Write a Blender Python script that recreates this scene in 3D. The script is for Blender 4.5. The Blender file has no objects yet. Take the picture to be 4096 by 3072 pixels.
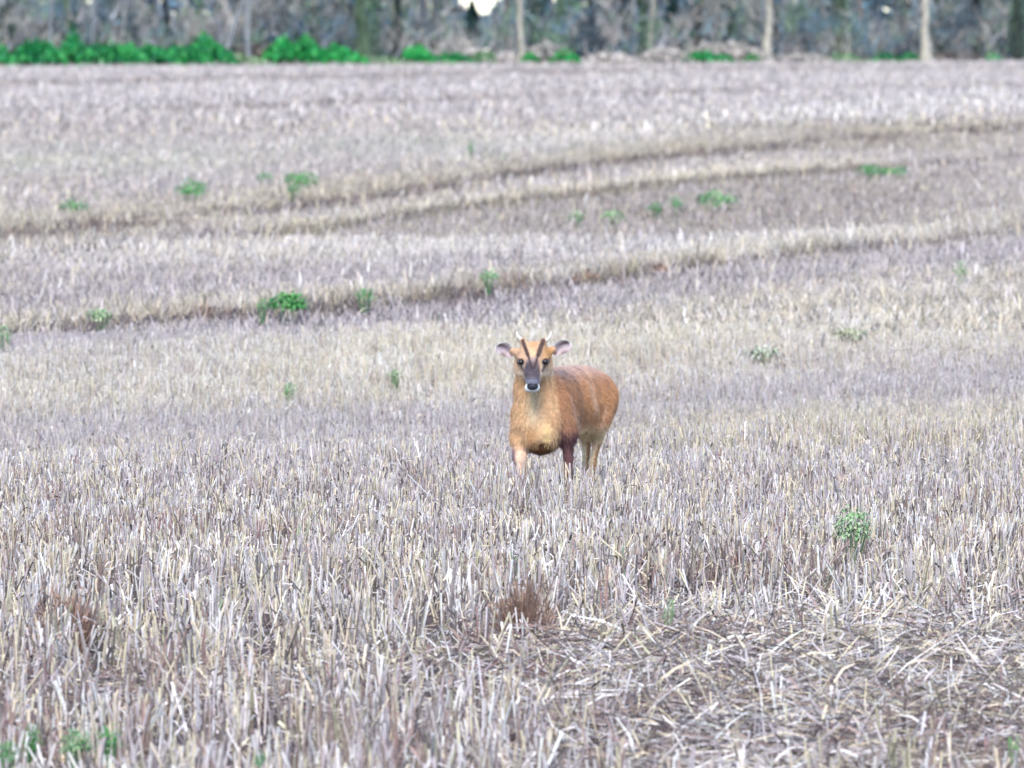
import bpy, math, random
import numpy as np
from mathutils import Vector

# ------------------------------------------------------------------ camera, sky, sun
SC = bpy.context.scene
COL = SC.collection
FPX = 8533.0            # focal length in pixels of a 1024 wide frame
CAM_H = 1.775
HORIZON = 10.0
PITCH = math.atan((384 - HORIZON) / FPX)
cam_d = bpy.data.cameras.new('camera')
cam = bpy.data.objects.new('camera', cam_d); COL.objects.link(cam)
cam.location = (0, 0, CAM_H)
cam.rotation_euler = (math.pi / 2 - PITCH, 0, 0)
cam_d.sensor_width = 36.0
cam_d.lens = 36.0 * FPX / 1024
cam_d.clip_start = 0.5; cam_d.clip_end = 6000
cam_d.dof.use_dof = True
cam_d.dof.focus_distance = 28.5
cam_d.dof.aperture_fstop = 11.5
SC.camera = cam

world = bpy.data.worlds.new('World'); SC.world = world
world.use_nodes = True
nt = world.node_tree
bg = nt.nodes['Background']
sky = nt.nodes.new('ShaderNodeTexSky'); sky.sky_type = 'NISHITA'; sky.sun_disc = False
SUN_EL, SUN_AZ = 50.0, -12.0      # azimuth measured from behind the camera, minus = to its left
sky.sun_elevation = math.radians(SUN_EL)
sky.sun_rotation = math.radians(180 - SUN_AZ * -1)
sky.air_density = 1.0; sky.altitude = 1500; sky.dust_density = 0.8; sky.ozone_density = 2.0
nt.links.new(sky.outputs[0], bg.inputs[0]); bg.inputs[1].default_value = 0.105
sun_d = bpy.data.lights.new('sun', 'SUN'); sun_d.energy = 1.5; sun_d.angle = math.radians(32)
sun_d.color = (1.0, 0.92, 0.82)
sun = bpy.data.objects.new('sun', sun_d); COL.objects.link(sun)
_el, _az = math.radians(SUN_EL), math.radians(SUN_AZ)
sun_vec = Vector((math.sin(_az) * math.cos(_el), -math.cos(_az) * math.cos(_el), math.sin(_el)))
sun.rotation_euler = sun_vec.to_track_quat('Z', 'Y').to_euler()
SC.view_settings.view_transform = 'Standard'; SC.view_settings.look = 'None'
SC.view_settings.exposure = 1.7
SC.view_settings.gamma = 1.0
SC.cycles.max_bounces = 5; SC.cycles.diffuse_bounces = 2
SC.cycles.use_denoising = True
SC.cycles.denoising_input_passes = 'RGB_ALBEDO_NORMAL'

# ------------------------------------------------------------------ helpers
RNG = np.random.default_rng(11)
random.seed(4)
CP, SP = math.cos(PITCH), math.sin(PITCH)

def project(x, y, z):
    zz = z - CAM_H
    d = y * CP - zz * SP
    u = y * SP + zz * CP
    return 512 + FPX * x / d, 384 - FPX * u / d

def ground_at(px, py, z=0.0):
    dx, dy = (px - 512) / FPX, (384 - py) / FPX
    ry, rz = CP + dy * SP, -SP + dy * CP
    t = (z - CAM_H) / rz
    return dx * t, ry * t

def at_depth(px, Y):
    return (px - 512) / FPX * (Y * CP + CAM_H * SP)

def tag(o, label=None, cat=None, group=None, kind=None):
    if label: o['label'] = label
    if cat: o['category'] = cat
    if group: o['group'] = group
    if kind: o['kind'] = kind
    return o

def empty(name, loc, label, cat, group=None):
    o = bpy.data.objects.new(name, None); COL.objects.link(o)
    o.location = loc; o.empty_display_size = 0.1
    return tag(o, label, cat, group)

def make_mesh(name, V, F, colors=None, mat=None, parent=None, smooth=False):
    """V (n,3); F list of (k,size) int arrays; colors (n,3) per vertex"""
    me = bpy.data.meshes.new(name)
    V = np.asarray(V, dtype=np.float32)
    if not isinstance(F, list): F = [F]
    F = [np.asarray(f, dtype=np.int32) for f in F if len(f)]
    loops = np.concatenate([f.ravel() for f in F])
    sizes = np.concatenate([np.full(len(f), f.shape[1], dtype=np.int32) for f in F])
    starts = np.concatenate([[0], np.cumsum(sizes)[:-1]]).astype(np.int32)
    me.vertices.add(len(V)); me.vertices.foreach_set('co', V.ravel())
    me.loops.add(len(loops)); me.loops.foreach_set('vertex_index', loops)
    me.polygons.add(len(sizes)); me.polygons.foreach_set('loop_start', starts)
    me.polygons.foreach_set('use_smooth', np.full(len(sizes), smooth))
    me.update(calc_edges=True)
    if colors is not None:
        ca = me.color_attributes.new('Col', 'FLOAT_COLOR', 'POINT')
        c4 = np.ones((len(V), 4), dtype=np.float32); c4[:, :3] = colors
        ca.data.foreach_set('color', c4.ravel())
    if mat: me.materials.append(mat)
    o = bpy.data.objects.new(name, me); COL.objects.link(o)
    if parent: o.parent = parent
    return o

class Bag:
    """collects primitive batches for one mesh"""
    def __init__(s): s.V = []; s.F = {}; s.C = []; s.n = 0
    def add(s, V, F, C):
        s.V.append(V.reshape(-1, 3)); s.C.append(C.reshape(-1, 3))
        s.F.setdefault(F.shape[1], []).append(F + s.n); s.n += len(s.V[-1])
    def build(s, name, mat, parent=None, smooth=False):
        return make_mesh(name, np.concatenate(s.V), [np.concatenate(v) for v in s.F.values()],
                         np.concatenate(s.C), mat, parent, smooth)

def norm(a): return a / np.maximum(np.linalg.norm(a, axis=-1, keepdims=True), 1e-9)

def tubes(bag, P0, P1, r0, r1, C, sides=3, cap=True):
    n = len(P0)
    if n == 0: return
    ax = norm(P1 - P0)
    ref = np.where(np.abs(ax[:, 2:3]) > 0.9, np.array([[1.0, 0, 0]]), np.array([[0, 0, 1.0]]))
    s = norm(np.cross(ax, ref)); t = np.cross(ax, s)
    ph = RNG.uniform(0, 6.28, n)
    V = np.empty((n, 2 * sides, 3))
    for k in range(sides):
        a = ph + 2 * math.pi * k / sides
        d = s * np.cos(a)[:, None] + t * np.sin(a)[:, None]
        V[:, k] = P0 + d * np.broadcast_to(r0, (n,))[:, None]
        V[:, sides + k] = P1 + d * np.broadcast_to(r1, (n,))[:, None]
    base = (np.arange(n) * 2 * sides)[:, None]
    Q = np.concatenate([base + np.array([[k, (k + 1) % sides, sides + (k + 1) % sides, sides + k]]) for k in range(sides)])
    Cv = np.repeat(C[:, None, :], 2 * sides, axis=1)
    n0 = bag.n
    bag.add(V, Q, Cv)
    if cap:
        top = base + np.arange(sides, 2 * sides)[None]
        bag.F.setdefault(sides, []).append(top + n0)

def ribbons(bag, P, W, C):
    """P (n,k,3) centre line, W (n,k,3) half-width vectors"""
    n, k = P.shape[:2]
    if n == 0: return
    V = np.empty((n, 2 * k, 3)); V[:, 0::2] = P - W; V[:, 1::2] = P + W
    base = (np.arange(n) * 2 * k)[:, None]
    Q = np.concatenate([base + np.array([[2 * j, 2 * j + 1, 2 * j + 3, 2 * j + 2]]) for j in range(k - 1)])
    bag.add(V, Q, np.repeat(C[:, None, :], 2 * k, axis=1))

def vnoise(x, y, scale, seed):
    g = np.random.default_rng(seed).random((64, 64))
    u, v = np.asarray(x) / scale + 1000, np.asarray(y) / scale + 1000
    i, j = np.floor(u).astype(int), np.floor(v).astype(int)
    fu, fv = u - i, v - j
    fu = fu * fu * (3 - 2 * fu); fv = fv * fv * (3 - 2 * fv)
    a, b, c, d = g[i % 64, j % 64], g[(i + 1) % 64, j % 64], g[i % 64, (j + 1) % 64], g[(i + 1) % 64, (j + 1) % 64]
    return (a * (1 - fu) + b * fu) * (1 - fv) + (c * (1 - fu) + d * fu) * fv

def g(v, c, w): return np.exp(-((v - c) / w) ** 2)

def sstep(a, b, x):
    t = np.clip((x - a) / (b - a), 0, 1); return t * t * (3 - 2 * t)

# ------------------------------------------------------------------ materials
def mat_attr(name, rough=0.6, spec=0.3, vary=0.25, nscale=30.0, sheen=0.0, trans=0.0):
    m = bpy.data.materials.new(name); m.use_nodes = True
    t = m.node_tree; b = t.nodes['Principled BSDF']
    a = t.nodes.new('ShaderNodeAttribute'); a.attribute_name = 'Col'
    nz = t.nodes.new('ShaderNodeTexNoise'); nz.inputs['Scale'].default_value = nscale; nz.inputs['Detail'].default_value = 3
    tc = t.nodes.new('ShaderNodeTexCoord'); t.links.new(tc.outputs['Object'], nz.inputs['Vector'])
    mr = t.nodes.new('ShaderNodeMapRange'); mr.inputs[1].default_value = 0.3; mr.inputs[2].default_value = 0.7
    mr.inputs[3].default_value = 1 - vary; mr.inputs[4].default_value = 1 + vary
    t.links.new(nz.outputs['Fac'], mr.inputs[0])
    mx = t.nodes.new('ShaderNodeVectorMath'); mx.operation = 'SCALE'
    t.links.new(a.outputs['Color'], mx.inputs[0]); t.links.new(mr.outputs[0], mx.inputs['Scale'])
    t.links.new(mx.outputs[0], b.inputs['Base Color'])
    b.inputs['Roughness'].default_value = rough
    b.inputs['Specular IOR Level'].default_value = spec
    if sheen: b.inputs['Sheen Weight'].default_value = sheen; b.inputs['Sheen Roughness'].default_value = 0.5
    return m

def mat_plain(name, col, rough=0.5, spec=0.5, nscale=40, vary=0.15, bump=0.0):
    m = bpy.data.materials.new(name); m.use_nodes = True
    t = m.node_tree; b = t.nodes['Principled BSDF']
    nz = t.nodes.new('ShaderNodeTexNoise'); nz.inputs['Scale'].default_value = nscale
    tc = t.nodes.new('ShaderNodeTexCoord'); t.links.new(tc.outputs['Object'], nz.inputs['Vector'])
    r = t.nodes.new('ShaderNodeValToRGB')
    r.color_ramp.elements[0].position = 0.3; r.color_ramp.elements[1].position = 0.7
    r.color_ramp.elements[0].color = (*[c * (1 - vary) for c in col], 1)
    r.color_ramp.elements[1].color = (*[min(1, c * (1 + vary)) for c in col], 1)
    t.links.new(nz.outputs['Fac'], r.inputs[0]); t.links.new(r.outputs[0], b.inputs['Base Color'])
    b.inputs['Roughness'].default_value = rough; b.inputs['Specular IOR Level'].default_value = spec
    if bump:
        bp = t.nodes.new('ShaderNodeBump'); bp.inputs['Strength'].default_value = bump; bp.inputs['Distance'].default_value = 0.01
        t.links.new(nz.outputs['Fac'], bp.inputs['Height']); t.links.new(bp.outputs[0], b.inputs['Normal'])
    return m

M_STRAW = mat_attr('straw', 0.55, 0.35, 0.2, 60)
M_FARSTRAW = mat_attr('far_straw', 0.8, 0.1, 0.2, 6)
M_LEAF = mat_attr('leaf', 0.5, 0.3, 0.3, 5)
M_BARK = mat_attr('bark', 0.9, 0.1, 0.3, 5)
M_FUR = mat_attr('fur', 0.75, 0.12, 0.13, 90, sheen=0.08)
M_ANTLER = mat_plain('antler_bone', (0.70, 0.66, 0.57), 0.4, 0.5, 60, 0.12)
M_EYE = mat_plain('eye_gloss', (0.012, 0.008, 0.01), 0.12, 0.6, 30, 0.1)
M_NOSE = mat_plain('nose_skin', (0.022, 0.024, 0.04), 0.42, 0.5, 300, 0.4, 0.5)
M_HOOF = mat_plain('hoof_horn', (0.03, 0.025, 0.022), 0.4, 0.4, 50, 0.2)

# ------------------------------------------------------------------ the lie of the field
# lines across the field, given as picture points and then laid on the ground
def line_ground(pts, z=0.0):
    g = np.array([ground_at(px, py, z) for px, py in pts]); return g[:, 0], g[:, 1]
def curve(pts):
    xs, ys = np.array([p[0] for p in pts], float), np.array([p[1] for p in pts], float)
    return lambda px: np.interp(px, xs, ys)

CR1 = curve([(-900, 505), (0, 486), (300, 478), (512, 470), (760, 452), (1024, 446), (1900, 440)])
CR2 = curve([(-900, 236), (0, 234), (260, 232), (700, 230), (1024, 216), (1900, 190)])
LA = curve([(-900, 450), (0, 327), (120, 315), (200, 309), (330, 300), (420, 292), (520, 280), (620, 270), (700, 258), (820, 246), (930, 238), (1024, 226), (1900, 150)])
LB = curve([(-900, 330), (0, 232), (120, 221), (240, 210), (400, 190), (500, 174), (620, 158), (700, 150), (850, 138), (1024, 126), (1900, 90)])
LC = curve([(-900, 330), (220, 228), (330, 220), (430, 204), (520, 194), (600, 186), (700, 174), (820, 166), (1024, 152), (1900, 110)])
LD = curve([(-900, 140), (0, 113), (560, 93), (1024, 84), (1900, 75)])
LE = curve([(-900, 95), (0, 82), (600, 70), (1900, 60)])
EDGE = curve([(-2500, 78), (0, 68.5), (1024, 62.5), (3500, 54)])

def field_z(x, y):
    """height of the ground"""
    px, py = project(x, y, 0.0)
    dcr1 = CAM_H * FPX / (CR1(px) - HORIZON); dcr2 = CAM_H * FPX / (CR2(px) - HORIZON)
    z = -0.13 * sstep(0, 2.6, y - dcr1) * (1 - sstep(6, 24, y - dcr1))
    z = z - 0.22 * sstep(0, 3.0, y - dcr2) * (1 - sstep(12, 60, y - dcr2))
    # banks along the wheelings
    px, py = project(x, y, z + 0.08)
    k = y * y / (FPX * CAM_H)
    uA, uB, uC = (LA(px) - py) * k, (LB(px) - py) * k, (LC(px) - py) * k
    z = z + 0.055 * sstep(-0.6, 0.2, uA) * (1 - sstep(1, 7, uA)) * (y > 38)
    z = z + 0.10 * sstep(-1.5, 0.5, uB) * (1 - sstep(3, 16, uB)) * (y > 60)
    z = z + 0.06 * sstep(-1.2, 0.2, uC) * (1 - sstep(1, 7, uC)) * (y > 60)
    z = z + 0.05 * (vnoise(x, y, 9.0, 3) - 0.5) * sstep(32, 60, y) + 0.03 * (vnoise(x, y, 1.3, 5) - 0.5)
    return z

# ground: one sheet, fine near the camera, out to the horizon
def build_ground():
    ys = np.concatenate([[-60, -10, 5], np.arange(12, 75, 0.35), np.arange(75, 150, 0.8), np.arange(150, 340, 3.0), [360, 420, 520, 700, 1000, 1600, 2600, 4000]])
    tx = np.concatenate([np.linspace(-1, -0.13, 12)[:-1], np.linspace(-0.13, 0.13, 75), np.linspace(0.13, 1, 12)[1:]])
    Y, T = np.meshgrid(ys, tx, indexing='ij')
    X = T * (np.maximum(np.abs(Y), 14) * 1.0 + 10)
    Z = field_z(X, np.maximum(Y, 12)) * (np.abs(T) < 0.9) * (Y < 340)
    a, b = Y.shape
    V = np.stack([X, Y, Z], -1).reshape(-1, 3)
    I = (np.arange(a - 1)[:, None] * b + np.arange(b - 1)[None]).ravel()
    F = np.stack([I, I + 1, I + b + 1, I + b], 1)
    m = bpy.data.materials.new('field_soil'); m.use_nodes = True
    t = m.node_tree; bs = t.nodes['Principled BSDF']; bs.inputs['Roughness'].default_value = 0.95; bs.inputs['Specular IOR Level'].default_value = 0.1
    tc = t.nodes.new('ShaderNodeTexCoord')
    n1 = t.nodes.new('ShaderNodeTexNoise'); n1.inputs['Scale'].default_value = 9; n1.inputs['Detail'].default_value = 8
    n2 = t.nodes.new('ShaderNodeTexNoise'); n2.inputs['Scale'].default_value = 0.5; n2.inputs['Detail'].default_value = 4
    t.links.new(tc.outputs['Object'], n1.inputs['Vector']); t.links.new(tc.outputs['Object'], n2.inputs['Vector'])
    r1 = t.nodes.new('ShaderNodeValToRGB')
    e = r1.color_ramp.elements; e[0].position = 0.35; e[0].color = (0.04, 0.028, 0.03, 1); e[1].position = 0.75; e[1].color = (0.17, 0.13, 0.125, 1)
    t.links.new(n1.outputs['Fac'], r1.inputs[0])
    r2 = t.nodes.new('ShaderNodeValToRGB')
    e = r2.color_ramp.elements; e[0].position = 0.35; e[0].color = (0.07, 0.055, 0.06, 1); e[1].position = 0.7; e[1].color = (0.14, 0.11, 0.10, 1)
    t.links.new(n2.outputs['Fac'], r2.inputs[0])
    mx = t.nodes.new('ShaderNodeMix'); mx.data_type = 'RGBA'; mx.inputs[0].default_value = 0.5
    t.links.new(r1.outputs[0], mx.inputs[6]); t.links.new(r2.outputs[0], mx.inputs[7]); t.links.new(mx.outputs[2], bs.inputs['Base Color'])
    bp = t.nodes.new('ShaderNodeBump'); bp.inputs['Distance'].default_value = 0.03; t.links.new(n1.outputs['Fac'], bp.inputs['Height']); t.links.new(bp.outputs[0], bs.inputs['Normal'])
    o = make_mesh('ground', V, F, None, m, smooth=True); tag(o, kind='structure')
build_ground()

# ------------------------------------------------------------------ stubble colours
LAV = np.array([0.49, 0.43, 0.425]); LAV2 = np.array([0.345, 0.298, 0.288])
STR = np.array([0.65, 0.555, 0.385]); WHT = np.array([0.80, 0.755, 0.71])
BRN = np.array([0.25, 0.175, 0.14]); RED = np.array([0.30, 0.175, 0.16])
GRN = np.array([0.20, 0.33, 0.17]); DRK = np.array([0.115, 0.09, 0.085]); OLV = np.array([0.36, 0.33, 0.20])
PAL = np.stack([LAV, LAV2, STR, WHT, BRN, RED, GRN, DRK, OLV])


def field_state(x, y):
    """returns palette weights (n,9) and height factor for every position"""
    px, py = project(x, y, field_z(x, y) + 0.08)
    n = len(x)
    big = vnoise(x, y * 0.4, 1.9, 21); mid = vnoise(x, y, 0.55, 22); sm = vnoise(x, y, 0.16, 23)
    W = np.zeros((n, 9)); H = np.ones(n)
    W[:, 0] = 1.0; W[:, 1] = 0.42; W[:, 2] = 0.52; W[:, 3] = 0.22; W[:, 4] = 0.10; W[:, 5] = 0.05; W[:, 7] = 0.06
    # near block: more browns, darks, whites
    near = sstep(455, 560, py)
    W[:, 2] += 0.40 * near; W[:, 3] += 0.42 * near; W[:, 4] += 0.55 * near * (0.4 + mid); W[:, 5] += 0.30 * near; W[:, 7] += 0.40 * near; W[:, 8] += 0.12 * near; W[:, 1] *= 1 - 0.3 * near
    # straw patches beyond the first crest
    pl = np.interp(px, [-300, 0, 300, 520, 640, 1024, 1400], [375, 375, 372, 352, 330, 312, 300])
    pw = np.interp(px, [0, 300, 520, 1024], [30, 34, 40, 38])
    patch = g(py, pl, pw) * sstep(0.15, 0.6, big * 0.5 + 0.35)
    W[:, 2] += 1.7 * patch; W[:, 3] += 1.2 * patch; W[:, 8] += 0.5 * patch; W[:, 7] += 0.2 * patch; W[:, 0] *= 1 - 0.5 * patch; H *= 1 + 0.35 * patch
    p2 = g(py, 425, 22) * sstep(480, 800, px) * 1.0 + g(py, 405, 25) * 0.2
    W[:, 2] += 1.0 * p2; W[:, 8] += 0.4 * p2; H *= 1 + 0.15 * p2
    # behind line A : pale straw edge, the shade at its foot painted as dark straw
    up = LA(px) - py
    a = g(up, 9, 8) * (py > 200)
    W[:, 2] += 1.3 * a; W[:, 8] += 0.6 * a; W[:, 3] += 0.3 * a; H *= 1 + 0.55 * a
    ad = g(up, 3, 4.5) * (py > 200) * sstep(0.42, 0.58, vnoise(x, y * 0.3, 0.26, 31)) * 1.3
    ad = ad * np.interp(px, [0, 250, 500], [0.45, 0.8, 1]); ad = ad * (1 - 0.45 * sstep(700, 900, px)); W[:, 7] += 5.5 * ad; W[:, 4] += 2.5 * ad; W[:, 8] += 4 * ad; W[:, 5] += 1.5 * ad
    lo = np.maximum(g(up, -13, 9), sstep(-2, -5, up) * sstep(-14, -10, up)) * (py > 200)
    W[:, 0] += 1.0 * lo; W[:, 1] += 0.5 * lo; H *= 1 - 0.22 * lo
    b0 = sstep(CR2(px) - 3, CR2(px) + 3, py) * (1 - sstep(CR2(px) + 8, CR2(px) + 32, py)) * (1 - 0.5 * sstep(760, 900, px))
    W[:, 3] += 1.3 * b0; W[:, 2] += 0.6 * b0
    lv = g(py, LA(px) + 17, 13) * (1 - 0.4 * sstep(600, 900, px)) + 0.9 * g(py, np.interp(px, [0, 512, 1024], [425, 415, 372]), 15) + 0.6 * g(py, LA(px) - 30, 12) * (py > CR2(px))
    W[:, 0] += 1.6 * lv; W[:, 1] += 1.1 * lv; W[:, 2] *= 1 - 0.6 * np.clip(lv, 0, 1)
    # band B : tall, brown and olive
    up = LB(px) - py
    bh = np.interp(px, [0, 400, 650, 1024], [20, 18, 12, 10])
    b = g(up, bh * 0.5, bh * 0.7) * (py < CR2(px) + 4)
    bw = 1 - 0.55 * sstep(560, 760, px)
    W[:, 8] += 0.9 * b * bw; W[:, 4] += 0.5 * b * bw; W[:, 2] += 0.9 * b; W[:, 7] += 0.35 * b * bw * sstep(.45, .7, vnoise(x, y * 0.3, 0.5, 36)); H *= 1 + 0.25 * b
    H *= 1 - 0.3 * g(up, -10, 8) * (py < CR2(px))
    bd = g(up, 1, 3.2) * (py < CR2(px) + 4) * sstep(0.42, 0.58, vnoise(x, y * 0.25, 0.45, 33)) * 1.5
    W[:, 7] += 5 * bd * bw; W[:, 4] += 3.5 * bd * bw  # shade in the gaps between tufts painted into the straw colour
    # line C : thin yellow line, dark under it
    up = LC(px) - py
    c = g(up, 4, 3.5) * sstep(230, 300, px) * (1 - sstep(720, 900, px)); cd = g(up, -2, 3.0) * sstep(230, 300, px) * (1 - sstep(720, 980, px))
    W[:, 2] += 7.0 * c; W[:, 3] += 1.5 * c; W[:, 7] += 6 * cd; W[:, 4] += 2.4 * cd; W[:, 8] += 6 * cd; H *= 1 - 0.3 * g(up, -8, 5)
    dk = sstep(2, 14, -up) * (py < CR2(px)) * sstep(280, 420, px) * (1 - sstep(820, 1100, px))
    W[:, 1] += 1.8 * dk; W[:, 4] += 0.6 * dk; W[:, 8] += 0.6 * dk; W[:, 3] *= 1 - 0.7 * dk
    # right hand olive-brown block
    rb = sstep(560, 760, px) * (g(py, 124, 5) + 0.8 * g(py, 143, 4) + 0.3 * g(py, 135, 14))
    W[:, 8] += 0.8 * rb; W[:, 4] += 0.6 * rb
    rp = sstep(420, 640, px) * g(py, LB(px) - 30, 9)
    W[:, 3] += 1.3 * rp; W[:, 2] += 0.6 * rp
    # far lavender and the faint wheelings
    far = 1 - sstep(95, 125, py)
    W[:, 0] += 1.2 * far; W[:, 3] += 0.5 * far
    for L, s in ((LD, 0.9), (LE, 0.9)):
        d = g(py, L(px), 2.6) * s * 1.6 * sstep(0.15, 0.6, vnoise(x, y * 0.3, 2.2, 35)) * (1 - 0.7 * sstep(600, 900, px))
        W[:, 4] += 0.7 * d; W[:, 1] += 2.4 * d; W[:, 0] *= 1 - 0.6 * d; W[:, 3] *= 1 - 0.7 * d
    pg = (1 - sstep(150, 330, px)) * g(py, 158, 12) + g(px, 430, 150) * g(py, 143, 11)
    W[:, 6] += 0.5 * pg * (0.3 + mid); W[:, 3] += 0.5 * pg; W[:, 2] += 0.3 * pg
    # random local patches
    W[:, 4] *= 0.4 + 1.6 * sstep(0.45, 0.9, mid); W[:, 5] *= 0.2 + 2.2 * sstep(0.6, 0.95, vnoise(x, y, 0.4, 41))
    W[:, 6] += 0.06 * sstep(0.75, 0.95, vnoise(x, y, 0.8, 42))
    W[:, 2] *= 0.5 + big; W[:, 3] *= 0.5 + vnoise(x, y, 0.3, 43)
    H *= 0.82 + 0.36 * mid + 0.15 * (sm - 0.5)
    return W, H, px, py

def cell_rand(x, y, sx, sy):
    i = np.floor(x / sx + 0.35 * np.sin(y * 7.1)).astype(np.int64); j = np.floor(y / sy + 0.35 * np.sin(x * 9.3)).astype(np.int64)
    hsh = (i * 73856093) ^ (j * 19349663); hsh = (hsh ^ (hsh >> 13)) * 1274126177 & 0x7fffffff
    return (hsh % 100003) / 100003.0

def pick(W, rng, blend=0.35, coh=None):
    c = np.cumsum(W, axis=1); u = rng.random(len(W))
    if coh is not None: u = np.where(rng.random(len(W)) < 0.6, coh, u)
    r = u * c[:, -1]
    idx = (c < r[:, None]).sum(1).clip(0, 8)
    avg = (W / W.sum(1, keepdims=True)) @ PAL
    blend = np.broadcast_to(np.asarray(blend, float), (len(W),))[:, None]
    col = PAL[idx] * (1 - blend) + avg * blend
    return col * rng.uniform(0.8, 1.2, (len(W), 1)) * rng.uniform(0.96, 1.04, (len(W), 3))

DEER_X, DEER_Y = ground_at(534.1, 507.6)

def lodged(px, py):
    """0..1 how much of the straw lies flat here (a crushed swath across the near block)"""
    c1 = np.interp(px, [-400, 0, 300, 500, 700, 1024, 1500], [690, 676, 662, 648, 640, 640, 630])
    w1 = np.interp(px, [0, 400, 700, 1024], [20, 26, 52, 50])
    v = g(py, c1, w1)
    v = v * (0.55 + 0.45 * sstep(300, 560, px))
    v = np.maximum(v, sstep(668, 690, py) * sstep(420, 680, px) * 0.93 * (1 - 0.35 * sstep(745, 775, py)))
    v = np.maximum(v, sstep(618, 640, py) * (1 - sstep(700, 712, py)) * sstep(400, 600, px) * 0.9)
    v = v * (0.75 + 0.5 * vnoise(px, py * 2.2, 60, 91))
    return np.clip(v, 0, 1)

def scatter(y0, y1, dens, margin, rows=True):
    area = 0.062 * (y1 ** 2 - y0 ** 2) + 2 * margin * (y1 - y0)
    n = int(area * dens)
    u = RNG.random(int(n * 1.6) + 10)
    y = y0 + (y1 - y0) * u
    w = 0.062 * y + margin
    keep = RNG.random(len(y)) < w / (0.062 * y1 + margin)
    y = y[keep][:n]; x = RNG.uniform(-1, 1, len(y)) * (0.062 * y + margin)
    if rows:
        a = math.atan2(6.8, 24.0); ca, sa = math.cos(a), math.sin(a)
        s = x * ca - y * sa; t = x * sa + y * ca
        s = np.round(s / 0.13) * 0.13 + RNG.normal(0, 0.016, len(s))
        x = s * ca + t * sa; y = -s * sa + t * ca
    return x, y

def field_edge_y(x):
    """distance of the field's far edge at world x"""
    xs = np.array([-1200, 0, 512, 1024, 2200], float)
    g_ = np.array([ground_at(p, EDGE(p)) for p in xs]); return np.interp(x, g_[:, 0], g_[:, 1])

CLEAR = []
def clear_of(x, y):
    f = np.ones(len(x))
    for (wx, wy, r) in CLEAR:
        m = (np.abs(x - wx) < r * 1.3) & (y < wy + r) & (y > wy - 1.0 - r * 2)
        if m.any(): f[m] *= np.clip(0.45 + 0.5 * np.abs(x[m] - wx) / (r * 1.3), 0, 1)
    return f

def stubble_near():
    bag = Bag()
    cx, cy = scatter(16.5, 26, 95, 1.4); c2, c3 = scatter(26, 47, 200, 1.5); cx, cy = np.concatenate([cx, c2]), np.concatenate([cy, c3])
    # several stems to every plant
    k = RNG.integers(2, 7, len(cx)); idx = np.repeat(np.arange(len(cx)), k)
    lean_c = RNG.normal(0, 0.09, (len(cx), 2))
    x = cx[idx] + RNG.normal(0, 0.014, len(idx)); y = cy[idx] + RNG.normal(0, 0.014, len(idx))
    W, H, px, py = field_state(x, y)
    lo = lodged(px, py)
    keep = RNG.random(len(x)) > lo * 0.88
    x, y, W, H, lo, idx = x[keep], y[keep], W[keep], H[keep], lo[keep], idx[keep]
    n = len(x)
    fr = sstep(25, 29.5, y)
    h = H * (RNG.uniform(0.07, 0.165, n) * (1 - fr) + RNG.uniform(0.082, 0.120, n) * fr) * (1 - 0.25 * lo) * (1 - 0.12 * sstep(33, 37, y)) * clear_of(x, y) * (1 + 0.35 * (np.abs(x - DEER_X - 0.08) < 0.35) * sstep(DEER_Y - 1.6, DEER_Y - 1.0, y) * (y < DEER_Y + 0.5))
    dd = np.hypot(x - DEER_X, (y - DEER_Y) * 0.6)
    lean = lean_c[idx] + RNG.normal(0, 0.12, (n, 2)) + RNG.normal(0, 0.45, (n, 2)) * (RNG.random((n, 1)) < 0.16 + 0.4 * lo[:, None])
    z = field_z(x, y)
    P0 = np.stack([x, y, z - 0.01], 1)
    P1 = P0 + np.stack([lean[:, 0] * h, lean[:, 1] * h, h + 0.01], 1)
    col = pick(W, RNG, 0.12 + 0.35 * sstep(32, 38, y), RNG.random(len(cx))[idx])
    r = RNG.uniform(0.0013, 0.0030, n) * (1 + 0.5 * (RNG.random(n) < 0.15)) * (1 - 0.22 * sstep(23, 28, y))
    tubes(bag, P0, P1, r * 1.1, r * 0.95, col, 4)
    # dry leaf blades on the stems
    m = RNG.random(n) < 0.75 - 0.45 * sstep(30, 36, y)
    i = np.where(m)[0]; q = len(i)
    f = RNG.uniform(0.15, 0.85, q)[:, None]
    A = P0[i] * (1 - f) + P1[i] * f
    th = RNG.uniform(0, 6.28, q); d = np.stack([np.cos(th), np.sin(th), np.zeros(q)], 1)
    L = RNG.uniform(0.03, 0.10, q)[:, None] * (1 - 0.45 * sstep(25, 29, y[i]))[:, None]
    up = RNG.uniform(-0.2, 0.9, q)[:, None] * np.array([[0, 0, 1.0]])
    B = A + d * L * 0.45 + up * L * 0.6; Cc = B + d * L * 0.5 + (up - np.array([[0, 0, 0.9]])) * L * 0.5
    side = np.stack([-np.sin(th), np.cos(th), RNG.uniform(-0.5, 0.5, q)], 1) * RNG.uniform(0.0015, 0.004, q)[:, None]
    ribbons(bag, np.stack([A, B, Cc], 1), np.stack([side, side, side * 0.2], 1), pick(W[i] * np.array([1, .8, 1, 1.3, 1.5, 1.3, 1, .8, 1]), RNG, 0.2))
    o = bag.build('stubble', M_STRAW)
    tag(o, 'sharp upright cut straw stubble filling the front of the field', 'stubble', kind='stuff')

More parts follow.
